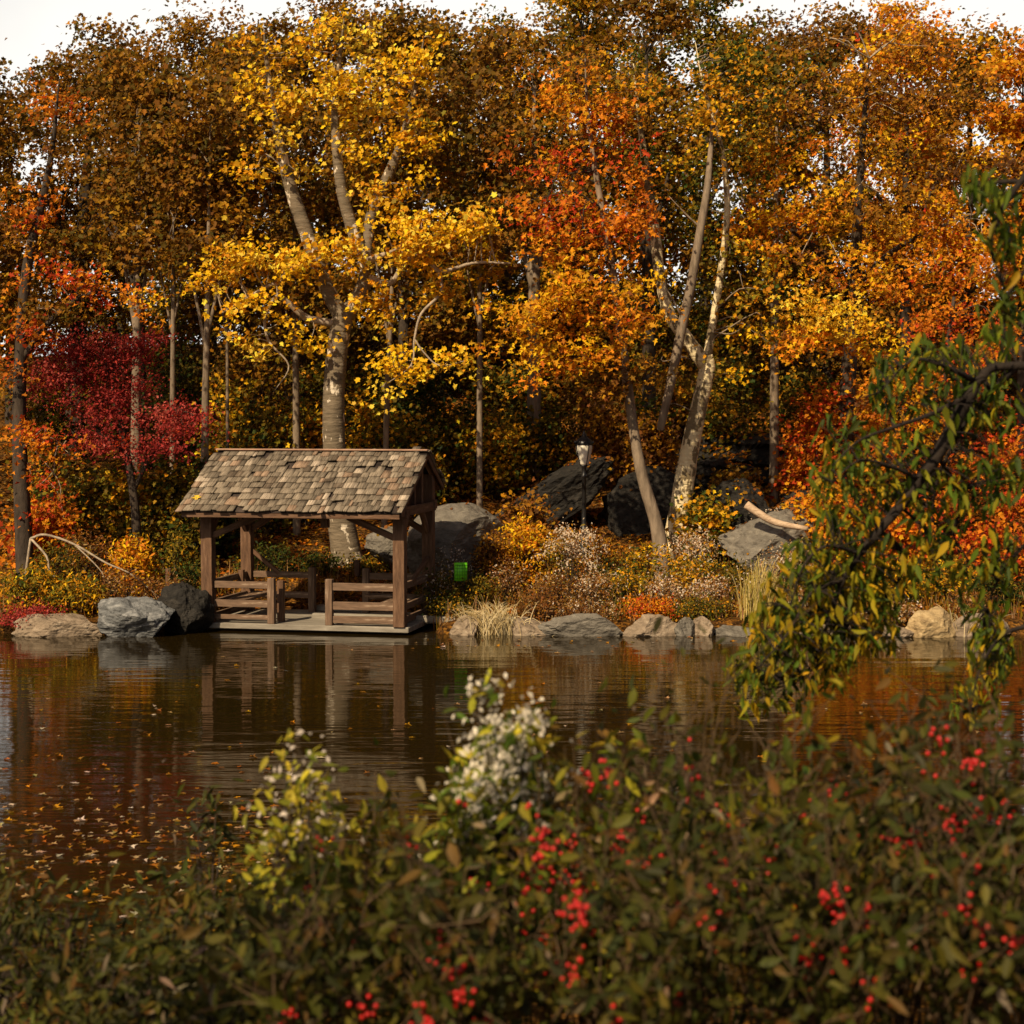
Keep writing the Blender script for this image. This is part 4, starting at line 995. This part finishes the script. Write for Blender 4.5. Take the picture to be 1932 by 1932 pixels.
# ------------------------------------------------------------------ stuff: fallen leaves, undergrowth, floating leaves
n_ = 46000
x_ = rng.uniform(-17, 18, n_); y_ = 37.6 + rng.random(n_) ** 1.3 * 26
z_ = ground(x_, y_) + rng.uniform(.01, .06, n_)
V, f, c = leaf_arrays(np.column_stack([x_, y_, z_]), rng.normal(0, .35, (n_, 3)) + [0, -.2, 1], rng.uniform(.08, .17, n_), 'plane',
                      pick([(ORD, 3), (GOB, 4), (BRN, 4), (ORA, 1.6), (GLD, 1.6), (TAN, .5), (BRD, 3)], n_))
o = mesh_np('fallen_leaves', V, [f], M['leaf'], None, c); tag(o, 'fallen orange and brown leaves covering the wooded slope', 'leaves', kind='stuff')
# leaves caught on the rocks
from mathutils.bvhtree import BVHTree
LP, LN = [], []
for ro in [o_ for o_ in scene.objects if o_.name.split('.')[0] in ('boulder', 'rock_ledge')]:
    vv = [ro.location + v.co for v in ro.data.vertices]; bv = BVHTree.FromPolygons(vv, [p.vertices[:] for p in ro.data.polygons])
    xs_ = [v.x for v in vv]; ys_ = [v.y for v in vv]
    dens = 60 if 'dark' in ro['label'] else 5
    if 'smooth' in ro['label']: dens = 2
    for q in range(int(dens * (max(xs_) - min(xs_)) * (max(ys_) - min(ys_)))):
        h = bv.ray_cast(Vector((rng.uniform(min(xs_), max(xs_)), rng.uniform(min(ys_), max(ys_)), 30)), Vector((0, 0, -1)))
        if h[0] is not None and h[1].z > .55 and noise.noise(h[0] * 1.3) > -.12:
            LP.append(np.array(h[0]) + [0, 0, .02]); LN.append(np.array(h[1]) + rng.normal(0, .25, 3))
V, f, c = leaf_arrays(np.array(LP), np.array(LN), rng.uniform(.08, .17, len(LP)), 'plane', pick([(ORD, 3), (GOB, 4), (BRN, 3), (ORA, 2), (GLD, 2)], len(LP)))
o = mesh_np('fallen_leaves', V, [f], M['leaf'], None, c); tag(o, 'fallen orange leaves caught on the dark rock ledges', 'leaves', kind='stuff')
# undergrowth stems on the bank
n_ = 4200
ug = []; x_ = rng.uniform(-13, 14, n_); y_ = 36.95 + rng.random(n_) ** 1.4 * 5
inside = (np.abs((x_ - FL[0]) * math.cos(A_) - (y_ - FL[1]) * math.sin(A_) - 2.1) < 2.5) & (y_ < 40.4)
x_, y_ = x_[~inside], y_[~inside]; n_ = len(x_)
z_ = ground(x_, y_); hh = rng.uniform(.12, .5, n_); lx_ = rng.normal(0, .22, n_) * hh; ly_ = rng.normal(0, .2, n_) * hh; wv = rng.uniform(.006, .014, n_)
b0 = np.column_stack([x_, y_, z_ - .02]); t0 = np.column_stack([x_ + lx_, y_ + ly_, z_ + hh])
Vv = np.stack([b0 - [1, 0, 0] * wv[:, None], b0 + [1, 0, 0] * wv[:, None], t0 + [.3, 0, 0] * wv[:, None], t0 - [.3, 0, 0] * wv[:, None]], 1)
cols = pick([(TAN, 3), (BRN, 3), (OLI, 3), (GOB, 2), (OLD, 2)], n_)
o = mesh_np('undergrowth', Vv.reshape(-1, 3), [np.arange(n_ * 4).reshape(-1, 4)], M['leaf'], None, np.repeat(cols, 4, 0))
tag(o, 'thin dry stems and grass between the bank plants', 'undergrowth', kind='stuff')
# leaves floating on the pond
px_ = np.concatenate([rng.uniform(-60, 620, 380), rng.uniform(0, 1900, 160), rng.uniform(780, 1500, 60), rng.uniform(30, 560, 250)])
py_ = np.concatenate([1590 - np.abs(rng.normal(0, 85, 380)) + rng.uniform(0, 120, 380), rng.uniform(1225, 1560, 160), rng.uniform(1203, 1225, 60), rng.uniform(1560, 1860, 250)])
Yd = F * CAMZ / (py_ - 790); Xd = (px_ - 966) / F * Yd; n_ = len(Xd)
V, f, c = leaf_arrays(np.column_stack([Xd, Yd, np.full(n_, .012)]), rng.normal(0, .04, (n_, 3)) + [0, 0, 1], rng.uniform(.05, .13, n_) , 'maple',
                      pick([(TAN, 4), (GOB, 3), (GLD, 1.5), (CRM, 1), (BRN, 3), (ORD, 1)], n_))
o = mesh_np('floating_leaves', V, [f], M['leaf'], None, c); tag(o, 'yellow and tan leaves floating on the dark pond', 'leaves', kind='stuff')

# one yellow leaf on the roof
lc = W(378, 950, 36.75)
V, f, c = leaf_arrays(np.array([[0, 0, 0.]]), np.array([[-.1, -.6, .8]]), np.array([.2]), 'maple', np.array([YE2]))
o = mesh_np('fallen_leaf', V, [f], M['leaf'], None, c)
sl_d = E0 + .32
o.location = (FL + np.array([(-.12) * math.cos(A_) + sl_d * math.sin(A_), -(-.12) * math.sin(A_) + sl_d * math.cos(A_), 2.585 + sl * .32 + .08]))
tag(o, 'single bright yellow leaf lying at the lower left of the shingle roof', 'leaf')

# ------------------------------------------------------------------ foreground: tree with hanging green branch
Y = 11.0
ft = thing('overhanging_tree', 'tree on the near bank whose drooping green branches hang in at the right', 'tree', (5.6, 10.4, G(5.6, 10.4)))
fo = np.array(ft.location)
tg = Geo()
tg.tube([fo + [0, 0, -.3], fo + [.05, 0, 1.5], fo + [-.1, .1, 3.2], fo + [-.2, .2, 5.5], fo + [0, .2, 8]], [.24, .2, .17, .12, .04], 14, 5, rough=.05)
tg.build('trunk', M['dark_bark'], ft, origin=fo)
bg_ = Geo(); tips = []
def br(pts, r0, r1, Y0=Y):
    P = [W(a, b_, Y0 + (q[2] if len(q) > 2 else 0)) for q in pts for a, b_ in [q[:2]]]
    bg_.tube(P, np.linspace(r0, r1, len(P)), 8, 5, rough=.06); tips.extend(limb_nodes(P, 4)); return P
j1 = fo + [-.1, .1, 3.3]
main = [W(1920, 690, Y), W(1850, 715, Y), W(1830, 745, Y), W(1800, 800, Y), W(1768, 860, Y), W(1735, 905, Y), W(1698, 955, Y), W(1660, 1000, Y), W(1622, 1045, Y), W(1590, 1095, Y), W(1566, 1160, Y), W(1545, 1230, Y)]
bg_.tube([j1, j1 * .5 + main[0] * .5 + [0, 0, .15]] + main, [.05, .036, .028, .034, .042, .044, .042, .038, .034, .028, .025, .02, .014, .006], 8, 5, rough=.06)
tips.extend(limb_nodes(main, 4))
br([(1920, 690), (1870, 740, .1), (1820, 800, .2), (1770, 900, .3), (1760, 960, .3)], .022, .006)
br([(1830, 745), (1760, 780, -.2), (1690, 805, -.3), (1620, 832, -.4), (1570, 880, -.4)], .018, .004)
br([(1840, 720), (1780, 690, -.2), (1720, 680, -.2), (1660, 740, -.2)], .018, .004)
br([(1735, 905), (1680, 880, -.2), (1620, 870, -.3), (1570, 910, -.3)], .014, .004)
br([(1622, 1045), (1560, 1030, -.2), (1515, 1070, -.2), (1490, 1150, -.2)], .014, .004)
br([(1590, 1095), (1530, 1120, -.2), (1490, 1190, -.2), (1430, 1260, -.2)], .014, .004)
br([(1660, 1000), (1700, 1040, .2), (1690, 1120, .2), (1640, 1190, .2)], .014, .004)
br([(1566, 1160), (1600, 1190, .1), (1560, 1240, .1), (1500, 1290, .1)], .012, .004)
br([(1768, 860), (1810, 930, .2), (1800, 1010, .3), (1830, 1060, .3)], .014, .004)
br([(1698, 955), (1750, 1010, .2), (1730, 1080, .2)], .012, .004)
br([(1940, 1180, -.3), (1890, 1200, -.3), (1850, 1260, -.3), (1830, 1340, -.3)], .016, .004)
br([(1940, 1020), (1890, 1080, .2), (1860, 1150, .2)], .014, .004)
br([(1960, 300, -2), (1900, 380, -2), (1870, 460, -2), (1900, 560, -2)], .022, .005)
br([(1950, 340, -2), (1850, 350, -2), (1830, 390, -2)], .014, .005)
br([(1960, 480, -2), (1900, 560, -2), (1895, 640, -2)], .014, .005)
bg_.tube([fo + [-.2, .2, 5.4], fo + [-.8, -.6, 5.6], W(1960, 300, Y - 2)], [.07, .05, .022], 8, 4)
bg_.tube([j1, W(2010, 1000, Y), W(1940, 1020, Y)], [.05, .03, .014], 8, 4)
bg_.tube([j1 + [0, 0, -.6], W(2010, 1130, Y), W(1940, 1180, Y - .3)], [.05, .03, .016], 8, 4)
# leaf regions (px, py, rx, ry, n, olive share)
reg = [(1590, 830, 55, 45, 42, .2), (1690, 700, 50, 40, 36, .15), (1770, 660, 60, 30, 40, .1), (1880, 650, 40, 40, 34, .1), (1780, 780, 60, 50, 50, .25), (1570, 960, 40, 40, 34, .5), (1890, 760, 40, 50, 40, .15), (1890, 900, 40, 60, 44, .2), (1700, 740, 60, 60, 60, .15), (1820, 700, 80, 50, 70, .1), (1850, 800, 60, 60, 50, .15), (1690, 850, 70, 40, 60, .25), (1570, 900, 45, 40, 45, .4),
       (1650, 930, 60, 60, 100, .5), (1760, 960, 70, 70, 110, .5), (1840, 920, 50, 60, 60, .3), (1600, 1040, 70, 60, 110, .7), (1520, 1060, 50, 40, 60, .6), (1500, 1130, 70, 60, 100, .7), (1450, 1180, 45, 50, 50, .7), (1530, 1170, 60, 50, 60, .8), (1610, 1110, 60, 50, 60, .8), (1560, 1260, 60, 40, 50, .7), (1400, 1270, 36, 40, 36, .7),
       (1590, 1150, 80, 70, 160, .8), (1680, 1090, 60, 70, 110, .7), (1540, 1220, 90, 45, 130, .7), (1440, 1240, 45, 50, 60, .5), (1640, 1200, 60, 40, 70, .7), (1420, 1310, 40, 50, 55, .7), (1480, 1300, 60, 40, 50, .7),
       (1760, 1060, 60, 50, 70, .6), (1860, 1120, 50, 80, 80, .4), (1870, 1230, 45, 60, 90, .5), (1840, 1330, 50, 50, 60, .6), (1890, 1040, 40, 50, 50, .4)]
cen = []; olv = []
for (px, py, rx, ry, n_, ov) in reg:
    n_ = int(n_ * 1.2)
    th = rng.uniform(0, 6.283, n_); rr = rng.random(n_) ** .5
    for t_, r_ in zip(th, rr): cen.append(W(px + math.cos(t_) * r_ * rx, py + math.sin(t_) * r_ * ry, Y + .22 + rng.normal(0, .26)))
    olv += [ov * .72] * n_
for (px, py, rx, ry, n_) in [(1870, 380, 55, 50, 55), (1900, 470, 40, 70, 55), (1900, 590, 30, 60, 35), (1840, 350, 30, 25, 16)]:
    for q in range(n_): cen.append(W(px + rng.normal(0, rx * .55), py + rng.normal(0, ry * .55), Y - 2 + rng.normal(0, .15)))
    olv += [.05] * n_
cen = np.array(cen); olv = np.array(olv); n_ = len(cen)
nodes = np.array(tips)
for c_ in cen[rng.random(n_) < .33]:
    i_ = int(np.argmin(np.linalg.norm(nodes - c_, axis=1))); a_ = nodes[i_]
    if np.linalg.norm(a_ - c_) < .9: bg_.tube([a_, (a_ + c_) / 2 + [0, 0, .04], c_ + [0, 0, .03]], [.005, .004, .002], 3, 3, cap=False)
bg_.build('branches', M['black_bark'], ft, origin=fo)
isol = rng.random(n_) < olv
col = np.where(isol[:, None], pick([((.38, .26, .010), 3), ((.28, .23, .012), 3), ((.55, .33, .012), 1)], n_), pick([((.095, .13, .010), 3), ((.055, .085, .010), 3), ((.17, .18, .012), 2)], n_))
up = rng.normal(0, .33, (n_, 3)) + [0, 0, -1]                     # leaves hang tip down
nor = rng.normal(0, .8, (n_, 3)) + [-.3, -.7, .25]
V, f, c = leaf_arrays(cen, nor, rng.uniform(.07, .135, n_), 'lance', col, up=up)
mesh_np('foliage', V, [f], M['green_leaf'], ft, c, origin=fo)

# an unseen tree added behind the viewer so that its crown shades the thicket
sht = thing('woodland_tree', 'unseen tree added behind the viewer to shade the berry bushes', 'tree', (-6.6, -1.6, G(-6.6, -1.6)))
so_ = np.array(sht.location)
g_ = Geo(); g_.tube([so_ + [0, 0, -.3], so_ + [.1, .1, 3], so_ + [.6, .3, 6], so_ + [1.2, .8, 9.2]], [.3, .24, .2, .05], 12, 4, rough=.05)
g_.tube([so_ + [.4, .2, 5], so_ + [1.4, .9, 6.6], so_ + [2.8, 1.7, 7.4]], [.14, .1, .03], 8, 4); g_.build('trunk', M['dark_bark'], sht, origin=so_)
crown_mesh('crown', sht, [((-3.7, .1, 10), (1.6, 1.4, .9)), ((-7.9, -.6, 10), (1.3, 1.6, .9)), ((-6.0, -1.2, 9.4), (1.1, 1.1, .8))], P_dgold, .15, 'plane', 1.1, 6, .4, origin=so_)

# ------------------------------------------------------------------ foreground: berry bushes, asters, fence
def berry_bush(label, px, top, Y, hw, n_, nb, pal, leaf=.066, dep=.7):
    g0 = W(px, top, Y); x0 = g0[0]; gz_ = G(x0, Y); H = g0[2] - gz_; k = PM(Y); rx = hw / k
    t = thing('berry_bush', label, 'bush', (x0, Y, gz_), group='red berry bushes on the near bank')
    sg = Geo(); nodes = []
    for q in range(26):
        a_ = rng.uniform(0, 6.28); r_ = rng.random() ** .5
        tip = np.array([math.cos(a_) * r_ * rx * 1.05, math.sin(a_) * r_ * dep, H * rng.uniform(.6, 1.03)])
        b0 = np.array([rng.normal(0, .12), rng.normal(0, .12), -.05])
        md = b0 * .5 + tip * .5 + [rng.normal(0, .05), rng.normal(0, .05), .12 * H]
        sg.tube([b0, md, tip], [.0065, .004, .0016], 5, 4, cap=False); nodes += limb_nodes([b0, md, tip], 6)[3:]
        for s_ in range(3):
            st = md + (tip - md) * rng.random(); e_ = st + rng.normal(0, .14, 3) + [0, 0, .08]
            sg.tube([st, (st + e_) / 2 + rng.normal(0, .02, 3), e_], [.0035, .0025, .0012], 4, 3, cap=False); nodes += [st, (st + e_) / 2, e_]
    nodes = np.array(nodes); n_ = int(n_ * .72)
    q = nodes[rng.integers(0, len(nodes), n_)] + rng.normal(0, .055, (n_, 3)); q[:, 2] = np.maximum(q[:, 2], .02)
    V, f, c = leaf_arrays(q, rng.normal(0, .8, (n_, 3)) + SUNV * .5, leaf * rng.uniform(.6, 1.5, n_), 'oval', pick(pal, n_))
    sg.build('stems', M['brown_twig'], t)
    mesh_np('foliage', V, [f], M['green_leaf'], t, c)
    bm = bmesh.new(); bmesh.ops.create_icosphere(bm, subdivisions=1, radius=1); BV = np.array([v.co for v in bm.verts]); BF = np.array([[v.index for v in fc.verts] for fc in bm.faces]); bm.free()
    nb = int(nb * 1.0); ncl = max(2, nb // 9); vis = nodes[(nodes[:, 1] < .1) & (nodes[:, 2] > H * .45)]; ctr = vis[rng.integers(0, len(vis), ncl)] - [0, .05, 0]
    bi = rng.integers(0, ncl, nb); bc = ctr[bi] + rng.normal(0, .02, (nb, 3)) * [1, 1, 1.5]
    br_ = rng.uniform(.0075, .0105, nb)
    V = (bc[:, None] + BV[None] * br_[:, None, None]).reshape(-1, 3)
    fi = (np.arange(nb)[:, None, None] * len(BV) + BF[None]).reshape(-1, 3)
    mesh_np('berries', V, [fi], M['berry'], t, smooth=True)
    return t
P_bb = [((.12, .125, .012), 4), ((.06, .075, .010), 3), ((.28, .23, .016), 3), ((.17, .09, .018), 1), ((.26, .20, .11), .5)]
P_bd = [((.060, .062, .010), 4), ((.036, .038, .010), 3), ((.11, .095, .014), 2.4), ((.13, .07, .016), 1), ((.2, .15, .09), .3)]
for a_ in [
 ('berry bush with one dense red cluster at the left end of the thicket', 660, 1490, 6.9, 110, 800, 70, P_bb),
 ('dark berry bush beside the gap of open water', 830, 1530, 6.7, 90, 600, 50, P_bb),
 ('berry bush growing through the tall white aster', 980, 1480, 6.6, 110, 800, 80, P_bb),
 ('berry bush with many scarlet clusters right of the tall white aster', 1130, 1380, 6.8, 110, 680, 150, P_bb),
 ('fullest berry bush with pale dried leaves in the middle of the thicket', 1250, 1350, 6.9, 100, 680, 120, P_bb + [((.40, .28, .16), 1)]),
 ('berry bush below the tip of the hanging green branch', 1390, 1430, 6.6, 110, 680, 90, P_bb),
 ('olive berry bush right of the hanging branch tip', 1540, 1390, 7.0, 110, 680, 70, P_bb),
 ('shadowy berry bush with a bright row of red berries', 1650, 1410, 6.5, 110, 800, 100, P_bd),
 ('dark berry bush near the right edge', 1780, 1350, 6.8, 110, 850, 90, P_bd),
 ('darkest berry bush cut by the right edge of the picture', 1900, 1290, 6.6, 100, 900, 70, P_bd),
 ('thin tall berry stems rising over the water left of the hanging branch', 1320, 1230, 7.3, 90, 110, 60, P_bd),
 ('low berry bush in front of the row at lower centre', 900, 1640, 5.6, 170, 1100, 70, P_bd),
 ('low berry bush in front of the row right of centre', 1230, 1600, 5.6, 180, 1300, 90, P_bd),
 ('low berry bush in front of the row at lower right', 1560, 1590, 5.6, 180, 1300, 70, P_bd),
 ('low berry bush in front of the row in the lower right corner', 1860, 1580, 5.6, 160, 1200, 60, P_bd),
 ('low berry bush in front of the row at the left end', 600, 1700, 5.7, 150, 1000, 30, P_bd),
]: berry_bush(*a_)
NB = 'flowering plants on the near bank'
shrub('aster_plant', 'tall white aster plant with fresh green leaves rising over the berry bushes', 948, 1298, 6.9, 100, [((.22, .24, .02), 3), ((.10, .15, .015), 3), ((.50, .42, .03), 1.6)], .07, 'oval', 700, 'plant', NB, flowers=(1300, (.86, .78, .62), .034), mat='green_leaf', nleaf=9, spread=.06, dep=.3)
shrub('aster_plant', 'smaller aster plant with yellow leaves left of the tall white one', 575, 1375, 7.0, 85, [((.42, .36, .03), 3), ((.20, .22, .025), 2)], .06, 'oval', 330, 'plant', NB, flowers=(130, (.74, .64, .54), .032), mat='green_leaf', nleaf=7, spread=.07, dep=.3, lowcut=.4)
shrub('aster_plant', 'green leafy shoot with lime tips under the tall white aster', 870, 1460, 6.7, 50, [((.28, .27, .025), 3), ((.12, .16, .02), 2)], .075, 'oval', 200, 'plant', NB, mat='green_leaf', nleaf=6, spread=.06, dep=.25)
LB = 'shaded plants on the near bank at left'
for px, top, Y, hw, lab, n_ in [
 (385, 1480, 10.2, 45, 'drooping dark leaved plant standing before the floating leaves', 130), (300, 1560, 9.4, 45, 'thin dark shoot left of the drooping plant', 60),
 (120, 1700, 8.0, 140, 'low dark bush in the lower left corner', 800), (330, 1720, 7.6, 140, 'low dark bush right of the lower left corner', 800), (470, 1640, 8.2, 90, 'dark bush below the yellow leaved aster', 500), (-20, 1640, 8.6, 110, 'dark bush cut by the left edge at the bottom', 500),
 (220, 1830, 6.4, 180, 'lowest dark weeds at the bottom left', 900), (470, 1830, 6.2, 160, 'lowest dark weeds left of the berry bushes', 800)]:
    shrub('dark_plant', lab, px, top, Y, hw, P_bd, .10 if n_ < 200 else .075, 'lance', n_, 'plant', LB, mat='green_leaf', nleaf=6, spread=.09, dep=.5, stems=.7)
